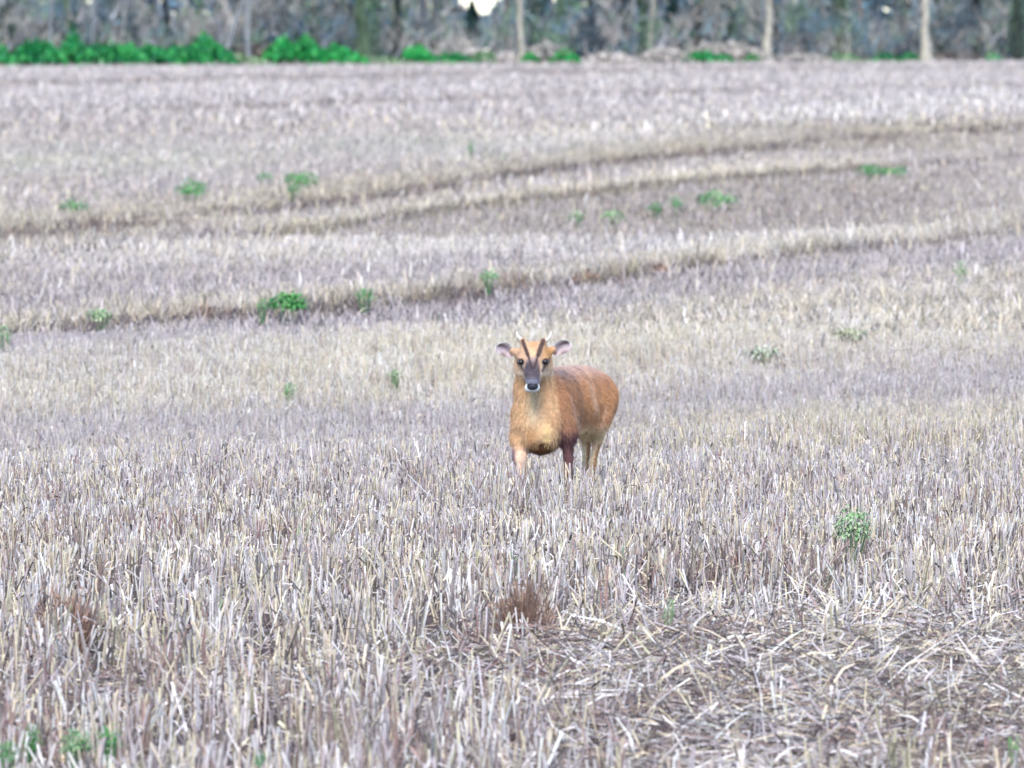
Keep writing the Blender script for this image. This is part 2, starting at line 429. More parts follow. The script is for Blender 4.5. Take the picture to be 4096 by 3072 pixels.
def straw_litter():
    bag = Bag()
    # crushed swath
    x, y = scatter(16.5, 27, 1700, 1.4, rows=False); x2, y2 = scatter(27, 47, 350, 1.4, rows=False); x, y = np.concatenate([x, x2]), np.concatenate([y, y2])
    W, H, px, py = field_state(x, y)
    lo = lodged(px, py)
    keep = RNG.random(len(x)) < 0.12 + 0.62 * lo
    x, y, W, lo = x[keep], y[keep], W[keep], lo[keep]
    n = len(x)
    # mostly laid across the slope, some anyhow
    th = np.where(RNG.random(n) < 0.5, RNG.normal(0.25, 0.55, n), RNG.uniform(0, 3.14, n))
    L = RNG.uniform(0.02, 0.125, n) * (0.7 + 0.5 * lo) * (1 + 0.6 * (RNG.random(n) < 0.06))
    tilt = np.abs(RNG.normal(0, 0.22, n)) + (RNG.random(n) < 0.1) * RNG.uniform(0.2, 0.9, n)
    z = field_z(x, y) + RNG.uniform(0.0, 0.05, n) * (0.3 + lo)
    P0 = np.stack([x, y, z], 1)
    sgn = np.where(RNG.random(n) < 0.5, -1, 1)
    d = np.stack([np.cos(th) * sgn * np.cos(tilt), np.sin(th) * sgn * np.cos(tilt), np.sin(tilt)], 1)
    bend = np.stack([RNG.normal(0, 0.035, n), RNG.normal(0, 0.035, n), RNG.normal(0, 0.02, n)], 1) * L[:, None]
    Pm = P0 + d * (L * 0.5)[:, None] + bend; P1 = P0 + d * L[:, None]
    col = pick(W * np.array([.8, 1.0, 1.1, 1.3, 1.4, 1.4, .6, 4.5, 1]), RNG, 0.04)  # extra dark straws paint in the shade between the lying stalks
    r = RNG.uniform(0.0008, 0.0022, n)
    tubes(bag, P0, Pm, r, r, col, 3, False); tubes(bag, Pm, P1, r, r * 0.8, col, 3)
    # broad flattened blades
    i = np.where(RNG.random(n) < 0.45)[0]; q = len(i)
    sd = norm(np.cross(d[i], np.array([[0, 0, 1.0]]) + RNG.normal(0, 0.6, (q, 3)))) * RNG.uniform(0.0012, 0.0038, q)[:, None]
    off = RNG.normal(0, 0.03, (q, 3)) * np.array([1, 1, 0.3])
    ribbons(bag, np.stack([P0[i], Pm[i] + [0, 0, .01], P1[i]], 1) + off[:, None], np.stack([sd, sd, sd * .3], 1), pick(W[i] * np.array([1, 1, .9, 1.2, 2.0, 1.8, .5, 1.3, 1]), RNG, 0.2))
    o = bag.build('straw_litter', M_STRAW)
    tag(o, 'crushed straw and dead leaf litter lying flat in the front of the field', 'straw', kind='stuff')

def stubble_far():
    bag = Bag()
    for (y0, y1, dens, wid, marg) in ((45, 72, 380, 0.0030, 3.0), (72, 120, 230, 0.0048, 4.5), (120, 292, 75, 0.010, 9.0)):
        x, y = scatter(y0, y1, dens, marg, rows=False)
        ok = y < field_edge_y(x) + 2
        x, y = x[ok], y[ok]
        W, H, px, py = field_state(x, y)
        n = len(x)
        sc = {45: 0.78, 72: 0.75, 120: 0.7}[y0]
        h = (H * 0.5 + 0.5) * RNG.uniform(0.072, 0.105, n) * sc * clear_of(x, y)
        z = field_z(x, y)
        P0 = np.stack([x, y, z - 0.01], 1)
        ln = RNG.normal(0, 0.42, (n, 2))
        P1 = P0 + np.stack([ln[:, 0] * h, ln[:, 1] * h, h], 1)
        col = pick(W, RNG, 0.25, cell_rand(x, y, 0.05 + y0 * 0.0012, 0.3 + y0 * 0.006))
        blot = vnoise(x, y, 0.5 if y0 < 100 else 1.2, 51)
        flat = (0.35 + 0.5 * sstep(50, 130, y))[:, None]
        av = (W / W.sum(1, keepdims=True)) @ PAL
        col = (col * (1 - flat) + av * flat) * (0.90 + 0.2 * blot)[:, None]
        tubes(bag, P0, P1, wid * RNG.uniform(0.5, 1.2, n), wid * RNG.uniform(0.3, 1.0, n), col, 3)
        i = np.where(RNG.random(n) < 0.18)[0]; q = len(i)
        th = RNG.uniform(0, 6.28, q); d = np.stack([np.cos(th), np.sin(th), RNG.uniform(0.2, 2.0, q)], 1)
        L = RNG.uniform(0.04, 0.11, q)[:, None] * (1 + y0 / 200)
        A = P0[i] + [0, 0, 0.02]; B = A + d * L * 0.6; Cc = B + d * L * 0.4 * [1, 1, -0.2]
        sd = np.stack([-np.sin(th), np.cos(th), np.zeros(q)], 1) * wid * RNG.uniform(0.6, 1.4, q)[:, None]
        ribbons(bag, np.stack([A, B, Cc], 1), np.stack([sd, sd, sd * .2], 1), pick(W[i], RNG, 0.3))
    o = bag.build('far_stubble', M_FARSTRAW)
    tag(o, 'blurred bands of pale stubble stretching back to the wood', 'stubble', kind='stuff')


# ------------------------------------------------------------------ weeds in the stubble
def leaf_cards(bag, C, size, col, rng):
    n = len(C); u = norm(rng.normal(0, 1, (n, 3))); v = norm(np.cross(u, rng.normal(0, 1, (n, 3))))
    u = u * size[:, None]; v = v * size[:, None] * 0.7
    V = np.stack([C - u, C - v + u * .2, C + u, C + v + u * .2], 1)
    bag.add(V, (np.arange(n) * 4)[:, None] + np.array([[0, 1, 2, 3]]), np.repeat(col[:, None], 4, 1))

def weed(px, py, wpx, hpx, name, label, cat, cols, nleaf, group=None, style='tuft', seed=0):
    rng = np.random.default_rng(100 + seed)
    z = 0.0
    for _ in range(12):
        x, y = ground_at(px, py + hpx * 0.5, 0.085 + z); z = 0.5 * z + 0.5 * float(field_z(np.array([x]), np.array([y]))[0])
    z = float(field_z(np.array([x]), np.array([y]))[0])
    s = FPX / y; w = wpx / s / 2; h = hpx / s; CLEAR.append((x, y, w)); base = 0.09
    o = empty(name, (x, y, z), label, cat, group)
    lf = Bag(); st = Bag()
    n = nleaf
    th = rng.uniform(0, 6.28, n); rr = w * np.sqrt(rng.random(n)); 
    hh = h * rng.uniform(0.0, 1.0, n) * np.sqrt(np.maximum(0.1, 1 - (rr / w) ** 2 * 0.8))
    C = np.stack([np.cos(th) * rr, np.sin(th) * rr, hh + base], 1)
    B0 = np.stack([np.cos(th) * rr * 0.25, np.sin(th) * rr * 0.25, np.full(n, -0.01)], 1)
    cc = np.array(cols)[rng.integers(0, len(cols), n)] * rng.uniform(0.75, 1.25, (n, 1))
    if style == 'tuft':        # arching blades
        mid = (B0 + C) / 2 + np.stack([np.zeros(n), np.zeros(n), hh * 0.25], 1)
        tip = C + np.stack([np.cos(th), np.sin(th), -0.2 * np.ones(n)], 1) * (w * 0.25)
        ww = max(0.0022, (0.035 if name == 'dead_weed' else 0.12) * w)
        sd = np.stack([-np.sin(th), np.cos(th), np.zeros(n)], 1) * rng.uniform(0.4, 1.0, (n, 1)) * ww
        ribbons(lf, np.stack([B0, mid, C, tip], 1), np.stack([sd * .6, sd, sd * .8, sd * 0.1], 1), cc)
    else:                      # broad leaves on short stalks
        d = norm(np.stack([np.cos(th), np.sin(th), rng.uniform(-0.3, 0.9, n)], 1)); L = rng.uniform(0.25, 0.55, (n, 1)) * min(w, 0.055 + 0.2 * w) * (0.62 if py > 480 else 1)
        sd = norm(np.cross(d, np.array([[0, 0, 1.0]]))) * L * 0.38
        ribbons(lf, np.stack([C, C + d * L * .35, C + d * L * .75, C + d * L + [0, 0, -.2 * w]], 1), np.stack([sd * .15, sd, sd * .8, sd * .05], 1), cc)
    k = min(n, 12)
    tubes(st, B0[:k], C[:k], 0.0018 + 0.008 * w, 0.0015 + .01 * w, cc[:k] * 0.8, 4)
    st.build('stalks', M_LEAF, o); lf.build('leaves', M_LEAF, o)
    return o

EM = [(0.05, 0.26, 0.05), (0.08, 0.33, 0.08), (0.14, 0.36, 0.10)]
PG = [(0.20, 0.36, 0.15), (0.30, 0.45, 0.23), (0.42, 0.52, 0.30)]
TEAL = [(0.12, 0.30, 0.14), (0.08, 0.30, 0.07), (0.22, 0.38, 0.20)]
DB = [(0.27, 0.17, 0.13), (0.36, 0.23, 0.17), (0.20, 0.13, 0.10)]
GT = 'green weeds growing in the stubble'
WEEDS = [
 (853, 522, 34, 34, 'weed_tuft', 'pale green rounded weed in the near stubble to the right of the deer', PG, 130, 'broad'),
 (32, 738, 22, 26, 'weed_tuft', 'bright green weed at the bottom left corner of the field', EM + TEAL, 90, 'broad'),
 (8, 752, 24, 22, 'weed_tuft', 'dull green weed cut by the left edge of the picture', TEAL, 70, 'broad'),
 (76, 742, 34, 24, 'weed_tuft', 'wide green weed patch near the bottom left, left half', TEAL + PG, 100, 'broad'),
 (110, 738, 26, 24, 'weed_tuft', 'darker green weed at the right end of the bottom left patch', EM + TEAL, 90, 'broad'),
 (261, 758, 12, 14, 'weed_tuft', 'tiny green seedling at the bottom edge left of centre', TEAL, 20, 'broad'),
 (669, 606, 14, 22, 'weed_tuft', 'thin green shoot beside flattened straw below and right of the deer', PG, 24, 'broad'),
 (1014, 742, 16, 16, 'weed_tuft', 'small faded green weed at the bottom right corner', PG, 22, 'broad'),
 (288, 301, 30, 17, 'grass_tuft', 'vivid green grass tuft on the dark track line left of the deer', EM, 90, 'broad'),
 (263, 304, 12, 12, 'grass_tuft', 'dark green sprig just left of the vivid tuft on the track', TEAL, 24, 'broad'),
 (290, 389, 14, 14, 'grass_tuft', 'small green sprig in the pale straw patch left of the deer', EM + PG, 30, 'broad'),
 (394, 376, 16, 12, 'grass_tuft', 'faint green sprig in pale straw, halfway to the deer from the left sprig', PG, 26, 'broad'),
 (100, 314, 20, 12, 'grass_tuft', 'pale blue green clump on the near track at far left', PG, 34, 'broad'),
 (4, 332, 14, 16, 'grass_tuft', 'pale green clump where the near track meets the left edge', PG, 30, 'broad'),
 (365, 294, 16, 11, 'grass_tuft', 'dull green clump on the near track right of the vivid tuft', TEAL, 26, 'broad'),
 (489, 279, 16, 11, 'grass_tuft', 'pale green clump on the near track directly above the deer', PG + TEAL, 26, 'broad'),
 (74, 205, 24, 13, 'grass_tuft', 'green clump in the second dark band near the left edge', TEAL, 50, 'broad'),
 (191, 187, 28, 15, 'grass_tuft', 'rounded green clump in the second dark band, left of centre', TEAL + EM, 60, 'broad'),
 (265, 176, 13, 8, 'grass_tuft', 'little green clump between the two rounded clumps of the second band', TEAL, 26, 'broad'),
 (301, 177, 28, 15, 'grass_tuft', 'rounded green clump in the second dark band right of two others', TEAL + EM, 60, 'broad'),
 (294, 193, 14, 9, 'grass_tuft', 'dark green clump at the foot of the second band', TEAL, 28, 'broad'),
 (471, 145, 7, 11, 'grass_tuft', 'single small green spike high in the field above the deer', EM + TEAL, 20, 'broad'),
 (655, 207, 13, 9, 'grass_tuft', 'small green clump, left end of the green string right of centre', TEAL, 26, 'broad'),
 (676, 202, 14, 10, 'grass_tuft', 'green clump second from the left in the green string', TEAL, 28, 'broad'),
 (717, 197, 36, 13, 'grass_tuft', 'widest green clump, right end of the green string', TEAL + PG, 60, 'broad'),
 (612, 214, 22, 10, 'grass_tuft', 'faint olive green clump just above the middle field crest', PG, 30, 'broad'),
 (576, 216, 14, 10, 'grass_tuft', 'faint green clump left of the olive clump above the field crest', PG, 24, 'broad'),
 (870, 169, 20, 10, 'grass_tuft', 'green clump at the head of a thin green streak far right', EM + TEAL, 46, 'broad'),
 (892, 170, 28, 6, 'grass_tuft', 'low green streak trailing right from the far right clump', TEAL, 40, 'broad'),
 (960, 268, 12, 14, 'grass_tuft', 'faint blue green sprig in the lavender stubble at the right', PG, 22, 'broad'),
 (763, 352, 34, 9, 'grass_tuft', 'faint low green patch in pale straw right of the deer', [(0.36, .42, .28), (.42, .45, .34)], 34, 'broad'),
 (850, 333, 30, 8, 'grass_tuft', 'yellow green low patch farther right of the deer', [(0.40, .42, .27), (.44, .44, .30)], 34, 'broad'),
]
for i, (px, py, w, h, nm, lb, cl, nl, stl) in enumerate(WEEDS):
    weed(px, py, w * (1.15 if py < 340 else 1), h, nm, lb, 'weed' if nm == 'weed_tuft' else 'grass', cl, nl * (3 if py < 340 else 2), GT, stl, i)
def dead_weed(px, py, wpx, hpx, label, cols, n, seed):
    rng = np.random.default_rng(700 + seed)
    z = 0.0
    for _ in range(12):
        x, y = ground_at(px, py + hpx * 0.5, 0.05 + z); z = 0.5 * z + 0.5 * float(field_z(np.array([x]), np.array([y]))[0])
    z = float(field_z(np.array([x]), np.array([y]))[0])
    sc = FPX / y; w = wpx / sc / 2; h = hpx / sc + 0.03
    o = empty('dead_weed', (x, y, z), label, 'weed', 'dead brown weeds in the stubble')
    th = rng.uniform(0, 6.28, n); rr = w * rng.random(n) ** 0.7
    P0 = np.stack([np.cos(th) * rr * 0.5, np.sin(th) * rr * 0.7, np.full(n, -0.01)], 1)
    hh = h * rng.uniform(0.35, 1.0, n) * (1.05 - 0.5 * rr / w)
    P1 = P0 + np.stack([np.cos(th) * rr * 0.45 + rng.normal(0, 0.18, n) * hh, rng.normal(0, 0.22, n) * hh, hh], 1)
    cc = np.array(cols)[rng.integers(0, len(cols), n)] * rng.uniform(0.7, 1.3, (n, 1))
    b = Bag(); r = rng.uniform(0.001, 0.0022, n) * (1 + (y > 40)); tubes(b, P0, P1, r, r * 0.8, cc, 3)
    m = n; q = rng.integers(0, n, m); f = rng.uniform(0.4, 1.0, (m, 1)); A = P0[q] * (1 - f) + P1[q] * f
    leaf_cards(b, A + rng.normal(0, 0.004, (m, 3)), rng.uniform(0.003, 0.009, m) * (1 + (y > 40)), cc[q] * rng.uniform(.8, 1.3, (m, 1)), rng); b.build('stalks', M_LEAF, o)
for i, (px, py, w, h, lb) in enumerate([
 (66, 602, 70, 64, 'rusty brown dead weed patch at the left edge of the near stubble'),
 (522, 596, 66, 70, 'reddish brown dead weed patch in the stubble below the deer'),
 (205, 303, 14, 9, 'dark brown dead clump on the near track left of the vivid green tuft'),
 (372, 288, 26, 8, 'purple brown dead clump on the near track left of the deer'),
 (585, 268, 34, 9, 'long brown dead clump on the near track above the deer'),
 (655, 259, 36, 8, 'reddish dead clump on the near track above and right of the deer')]):
    dead_weed(px, py, w, h, lb, DB, 480 if i < 2 else 110, i)


stubble_near(); straw_litter(); stubble_far()

# ------------------------------------------------------------------ the wood at the far edge
BK = {'pale': (0.42, 0.39, 0.32), 'grey': (0.32, 0.32, 0.31), 'dark': (0.05, 0.055, 0.055), 'green': (0.20, 0.26, 0.16), 'brown': (0.25, 0.21, 0.18), 'silver': (0.26, 0.27, 0.28)}

def tree(px, wpx, back, kind, lean, label, name='bare_tree', flare=1.0, seed=0, ivy=0):
    rng = np.random.default_rng(500 + seed)
    x0, yy = ground_at(px, EDGE(px)); y0 = yy + back; x0 = at_depth(px, y0)
    o = empty(name, (x0, y0, -0.05), label, 'tree', 'trees at the edge of the wood')
    r = wpx / (FPX / y0) / 2; Ht = rng.uniform(9, 13); c = np.array(BK[kind])
    m = 16; zs = np.concatenate([np.linspace(0, 2.2, 7), np.linspace(2.8, Ht, m - 7)])
    ax = np.stack([lean * zs + 0.035 * np.cumsum(rng.normal(0, 1, m)), 0.05 * np.cumsum(rng.normal(0, 1, m)), zs], 1)
    rad = r * (1 - 0.75 * zs / Ht) * (1 + 0.75 * flare * np.exp(-zs / 0.35))
    k = 12; a = np.linspace(0, 2 * math.pi, k, endpoint=False)
    lob = 1 + 0.12 * rng.normal(0, 1, (m, k)) * 0.6 + 0.12 * np.cos(a * 3 + rng.uniform(0, 6))[None] * np.exp(-zs / 0.5)[:, None]
    V = ax[:, None] + np.stack([np.cos(a)[None] * rad[:, None] * lob, np.sin(a)[None] * rad[:, None] * lob, np.zeros((m, k))], -1)
    I = np.arange(m - 1)[:, None] * k; J = np.arange(k)[None]
    F = np.stack([I + J, I + (J + 1) % k, I + k + (J + 1) % k, I + k + J], -1).reshape(-1, 4)
    Cc = c[None] * rng.uniform(0.75, 1.25, (m * k, 1))
    bt = Bag(); bt.add(V, F, Cc)
    nl = 16; li = rng.integers(7, m - 1, nl); th = rng.uniform(0, 6.28, nl)
    L = rng.uniform(1.5, 3.6, nl)[:, None]
    P0 = ax[li]; P1 = P0 + np.stack([np.cos(th), np.sin(th), rng.uniform(0.4, 1.3, nl)], 1) * L
    tubes(bt, P0, P1, rad[li] * 0.5, rad[li] * 0.16, np.repeat(c[None], nl, 0), 6)
    bt.build('trunk', M_BARK, o, True)
    cr = Bag(); nt_ = 420
    q = rng.integers(0, nl, nt_); f = rng.uniform(0.3, 1, nt_)[:, None]
    A = P0[q] * (1 - f) + P1[q] * f; B = A + rng.normal(0, 0.7, (nt_, 3)) + [0, 0, 0.35]
    tubes(cr, A, B, 0.02, 0.006, np.repeat(c[None] * 0.8, nt_, 0), 3, False)
    C2 = A + (B - A) * rng.uniform(0.3, 1, (nt_, 1)); D = C2 + rng.normal(0, 0.35, (nt_, 3))
    tubes(cr, C2, D, 0.008, 0.004, np.repeat(c[None] * 0.8, nt_, 0), 3, False)
    cr.build('crown', M_BARK, o)
    if ivy:
        iv = Bag(); n = int(1400 * ivy); z = rng.uniform(0, 3.2, n) ** 1.0; th = rng.uniform(0, 6.28, n)
        rr = np.interp(z, zs, rad) * rng.uniform(1.0, 2.2, n) + 0.03
        C = np.stack([lean * z + np.cos(th) * rr, np.sin(th) * rr, z], 1)
        leaf_cards(iv, C, rng.uniform(0.03, 0.06, n), np.array([0.10, 0.17, 0.10]) * rng.uniform(0.6, 1.6, (n, 1)), rng)
        iv.build('ivy', M_LEAF, o)
    return o

TREES = [
 (6, 9, 3, 'dark', 0.02, 'dark trunk at the far left end of the wood', 0.4),
 (50, 5, 2, 'silver', 0.0, 'thin silvery stem behind the left bramble bank', 0),
 (34, 6, 5, 'grey', 0.06, 'grey leaning stem between the far left trunk and the thin silvery stem', 0),
 (72, 7, 4, 'green', -0.02, 'greenish ivy clad trunk rising above the tallest left bramble', 0.8),
 (92, 4, 3, 'silver', 0.02, 'thin pale stem just right of the tallest left bramble', 0),
 (101, 4, 4, 'silver', -0.04, 'second thin pale stem right of the tallest left bramble', 0),
 (128, 8, 8, 'brown', 0.03, 'brownish trunk above the middle of the long bramble bank', 0),
 (150, 5, 6, 'silver', 0.0, 'pale upright stem above the right part of the long bramble bank', 0),
 (168, 6, 9, 'dark', -0.05, 'dark slim trunk left of the round bramble mound', 0),
 (219, 6, 2, 'silver', 0.36, 'pale grey trunk leaning hard to the right beside the round bramble mound', 0),
 (250, 5, 1, 'silver', 0.01, 'grey white trunk standing at the gap between the two left bramble masses', 0),
 (236, 7, 6, 'dark', 0.05, 'dark trunk behind the leaning pale trunk', 0),
 (285, 8, 7, 'grey', 0.0, 'grey trunk behind the left end of the bright bramble', 0.3),
 (314, 6, 5, 'green', 0.03, 'mossy yellow green trunk behind the bright bramble', 0),
 (340, 6, 9, 'brown', -0.03, 'reddish brown trunk behind the right end of the bright bramble', 0),
 (368, 12, 2, 'green', -0.02, 'broad ivy covered trunk between the bright bramble and the next bush', 1.2),
 (392, 8, 5, 'dark', 0.10, 'dark trunk left of the lone green bush by the sky gap', 0.3),
 (437, 6, 8, 'grey', 0.0, 'grey trunk behind the lone green bush by the sky gap', 0.3),
 (507, 6, 8, 'brown', 0.02, 'brown slim trunk right of the dark evergreen', 0),
 (522, 6, 1, 'pale', -0.02, 'pale bare trunk above the centre of the field', 0),
 (532, 7, 5, 'dark', 0.0, 'dark trunk close behind the central pale trunk', 0.4),
 (562, 6, 6, 'green', 0.0, 'mossy trunk above the small green bush right of centre', 0.4),
 (598, 7, 9, 'dark', -0.03, 'dark trunk in the blue gap right of centre', 0),
 (624, 6, 12, 'dark', 0.02, 'dark slim trunk left of the forked pale stems', 0),
 (634, 5, 4, 'silver', -0.02, 'left stem of the two pale stems right of centre', 0),
 (650, 5, 4, 'pale', 0.06, 'right stem of the two pale stems right of centre', 0),
 (641, 9, 9, 'green', 0.0, 'green grey trunk between the two pale stems', 0.7),
 (697, 5, 5, 'dark', -0.01, 'thin dark trunk above the flat green bramble', 0),
 (736, 9, 7, 'green', 0.0, 'greenish trunk left of the tall cream trunk', 0.4),
 (767, 8, 1, 'pale', 0.0, 'tall cream trunk at three quarters across the picture', 0),
 (776, 7, 6, 'dark', 0.0, 'dark trunk touching the right side of the cream trunk', 0),
 (808, 6, 9, 'grey', 0.03, 'grey stem right of the cream trunk', 0.3),
 (838, 8, 7, 'green', 0.0, 'ivy trunk midway between the two cream trunks', 0.9),
 (862, 5, 5, 'brown', -0.03, 'brown stem right of the midway ivy trunk', 0),
 (892, 7, 9, 'grey', 0.02, 'grey trunk left of the flared cream trunk', 0.2),
 (928, 8, -0.5, 'pale', -0.01, 'stout cream trunk with flared foot at the field edge on the right', 0),
 (941, 9, 5, 'dark', 0.0, 'dark trunk just right of the stout cream trunk', 0.6),
 (962, 5, 9, 'grey', 0.45, 'grey fallen looking stem leaning right near the right end', 0),
 (976, 10, 6, 'dark', 0.03, 'near black trunk between the stout cream trunk and the right edge', 0),
 (1000, 6, 6, 'grey', 0.0, 'grey stem second from the right edge', 0.3),
 (1019, 11, 2, 'dark', 0.0, 'dark ivy covered trunk at the right edge', 0.9),
]
for i, (px, w, bk, kd, ln, lb, ivy) in enumerate(TREES):
    tree(px, w, bk, kd, ln, lb, flare=1.6 if px == 928 else 0.7, seed=i, ivy=ivy)

def bush(px, top, w, label, cols, back=0.6, name='bramble_bush', cat='bush', seed=0, dens=1.0, group='green brambles along the field edge', leaf=(0.05, 0.10), peak=0.0):
    rng = np.random.default_rng(900 + seed)
    x0, yy = ground_at(px, EDGE(px)); y0 = yy + back; x0 = at_depth(px, y0)
    s = FPX / y0; hw = w / s / 2; h = (EDGE(px) - top) / s + 0.04
    o = empty(name, (x0, y0, 0), label, cat, group)
    n = int(dens * 900 * max(0.3, hw) * max(0.5, h) * 2) + 60
    u = rng.uniform(-1, 1, n); dp = rng.uniform(-1, 1, n) * 0.8
    prof = np.sqrt(np.maximum(0.02, 1 - np.abs(u) ** 2.4)) * (1 - peak * np.abs(u)) * (0.72 + 0.5 * vnoise(u * hw, dp, 0.35, seed + 7)) * np.sqrt(np.maximum(0.05, 1 - dp ** 2 / 0.8))
    z = h * prof * rng.random(n) ** 0.5
    C = np.stack([u * hw, dp, z], 1)
    cl = vnoise(C[:, 0] * 1.0 + 3 * dp, C[:, 2], 0.22, seed + 70)
    cc = np.array(cols)[np.clip((cl * len(cols) * 1.1).astype(int), 0, len(cols) - 1)] * rng.uniform(0.7, 1.35, (n, 1))
    b = Bag(); leaf_cards(b, C, rng.uniform(*leaf, n), cc, rng); b.build('foliage', M_LEAF, o)
    st = Bag(); k = int(18 * max(1, hw)); a = rng.uniform(-1, 1, k); dd = rng.uniform(-0.6, 0.6, k)
    P0 = np.stack([a * 0.05, dd * 0.05, np.full(k, -0.03)], 1)
    P1 = P0 + np.stack([a * hw * 0.85, dd * 0.8, h * rng.uniform(0.5, 1.0, k) * np.sqrt(np.maximum(0.1, 1 - a ** 2))], 1)
    tubes(st, P0, P1, 0.012, 0.006, np.tile([[0.16, 0.13, 0.09]], (k, 1)), 4)
    st.build('stems', M_BARK, o)

G1 = [(0.010, 0.13, 0.05), (0.015, 0.22, 0.06), (0.05, 0.36, 0.09), (0.012, 0.17, 0.07)]
G2 = [(0.01, 0.20, 0.04), (0.03, 0.38, 0.08), (0.02, 0.30, 0.08), (0.07, 0.42, 0.11)]
G3 = [(0.14, 0.26, 0.12), (0.22, 0.34, 0.18), (0.3, 0.38, 0.24)]
BUSHES = [
 (2, 45, 30, 'green bramble cut by the left edge of the picture', G1, 0.5),
 (38, 41, 58, 'emerald bramble, left part of the long bank', G1, 0.2),
 (73, 27, 34, 'tallest pointed bramble of the long green bank', G1, 0.7),
 (108, 43, 82, 'low dark green bramble right of the tallest pointed one', G1, 0.1),
 (150, 45, 62, 'lighter green bramble at the right end of the long bank', G1[1:], 0.3),
 (206, 35, 66, 'round green bramble mound with a bright top', G1[1:], 0.6),
 (184, 47, 60, 'low bramble on the left foot of the round mound', G1, 0.1),
 (240, 57, 60, 'thin yellow green strip of growth right of the round mound', G3, 0.0),
 (294, 40, 66, 'vivid green bramble with a flat top, left half', G2, 0.0),
 (334, 46, 74, 'vivid green bramble sloping down to the right', G2, 0.5),
 (385, 59, 60, 'low yellow green grass under the broad ivy trunk', G3, 0.0),
 (417, 43, 34, 'lone bright green bush below the sky gap', G2, 0.4),
 (450, 54, 56, 'dark green low growth right of the lone bright bush', G1, 0.3),
 (484, 50, 26, 'small light green bush below the dark evergreen', G3 + G2[:1], 0.2),
 (529, 54, 20, 'small dark green tuft left of the cream dead grass at the centre', G2[:2] + G3[:1], 0.2),
 (564, 46, 36, 'green bush beside the cream dead grass right of centre', G2[:3] + G3[:1], 0.6),
 (706, 53, 56, 'flat dark green bramble between centre and the cream trunk', G1 + G2[:1], 0.1),
 (752, 54, 22, 'small olive bush left of the tall cream trunk', G3 + G2[:1], 0.3),
 (845, 56, 40, 'low dull green growth midway between the cream trunks', G3, 0.2),
 (886, 54, 36, 'blue green bramble left of the stout cream trunk', G1, 0.3),
 (910, 53, 22, 'small bright bramble touching the stout cream trunk', G1 + G2[:1], 0.3),
 (993, 56, 20, 'small dull green bramble near the right edge', G1 + G3[:1], 0.3),
]
for i, (px, top, w, lb, cl, pk) in enumerate(BUSHES):
    bush(px, top, w, lb, cl, back=0.5 + 0.13 * (i % 4), seed=i, peak=pk)
for i, (px, top, w, lb) in enumerate([
 (545, 44, 60, 'pale cream dead grass clump behind the centre green bush'),
 (462, 47, 70, 'pale dead grass below the dark evergreen'),
 (610, 54, 60, 'thin pale grass left of the forked pale stems'),
 (725, 44, 90, 'pinkish pale dead grass behind the flat dark bramble'),
 (665, 50, 60, 'pink grey dead grass left of the flat dark bramble'),
 (500, 52, 40, 'pale dead grass right of the small light green bush'),
 (255, 44, 50, 'brown dead growth in the gap left of the vivid bramble'),
 (955, 52, 60, 'grey dead grass right of the stout cream trunk'),
 (800, 55, 70, 'grey green dead grass right of the tall cream trunk')]):
    cl = [(0.62, 0.57, 0.50), (0.50, 0.45, 0.42), (0.40, 0.38, 0.34)] if i not in (6, 7) else [(0.24, 0.20, 0.17), (0.17, .16, .15)]
    bush(px, top, w, lb, cl, back=1.8, name='dead_grass_clump', cat='grass', seed=40 + i, dens=0.9, group='dead grass clumps at the foot of the wood', leaf=(0.04, 0.10))

def conifer(px, w, back, label, seed):
    rng = np.random.default_rng(1300 + seed)
    x0, yy = ground_at(px, EDGE(px)); y0 = yy + back; x0 = at_depth(px, y0)
    o = empty('evergreen_tree', (x0, y0, 0), label, 'tree', 'dark evergreens inside the wood')
    hw = w / (FPX / y0) / 2; Ht = 2.0 if px == 472 else 6.0
    t = Bag(); tubes(t, np.array([[0, 0, -0.1]]), np.array([[0, 0, Ht * 0.95]]), 0.12, 0.02, np.array([[0.10, 0.08, 0.07]]), 8); t.build('trunk', M_BARK, o)
    n = 5200; z = Ht * rng.random(n) ** 1.2; th = rng.uniform(0, 6.28, n)
    R = hw * np.clip(1.15 - 0.9 * z / Ht, 0.05, 1) * (0.75 + 0.35 * np.sin(z * 9 + th * 2)) * np.sqrt(rng.random(n))
    C = np.stack([np.cos(th) * R, np.sin(th) * R, z + 0.1 - R * 0.2], 1)
    b = Bag(); leaf_cards(b, C, rng.uniform(0.04, 0.08, n), np.array([0.03, 0.075, 0.075]) * rng.uniform(0.6, 1.5, (n, 1)), rng); b.build('crown', M_LEAF, o)
conifer(472, 28, 22, 'dark blue green evergreen under the bright sky gap', 0)
conifer(674, 24, 26, 'dark evergreen left of the flat dark bramble', 1)
conifer(540, 20, 30, 'dark evergreen behind the pale central trunk', 2)
conifer(980, 22, 20, 'black green evergreen near the right edge', 3)

def gapf(px):
    return np.clip(g(px, 475, 32) + 0.9 * g(px, 550, 14) + 0.9 * g(px, 668, 15) + 0.8 * g(px, 600, 8) + 0.9 * g(px, 880, 20) + 0.9 * g(px, 95, 9) + 0.8 * g(px, 172, 12), 0, 1)

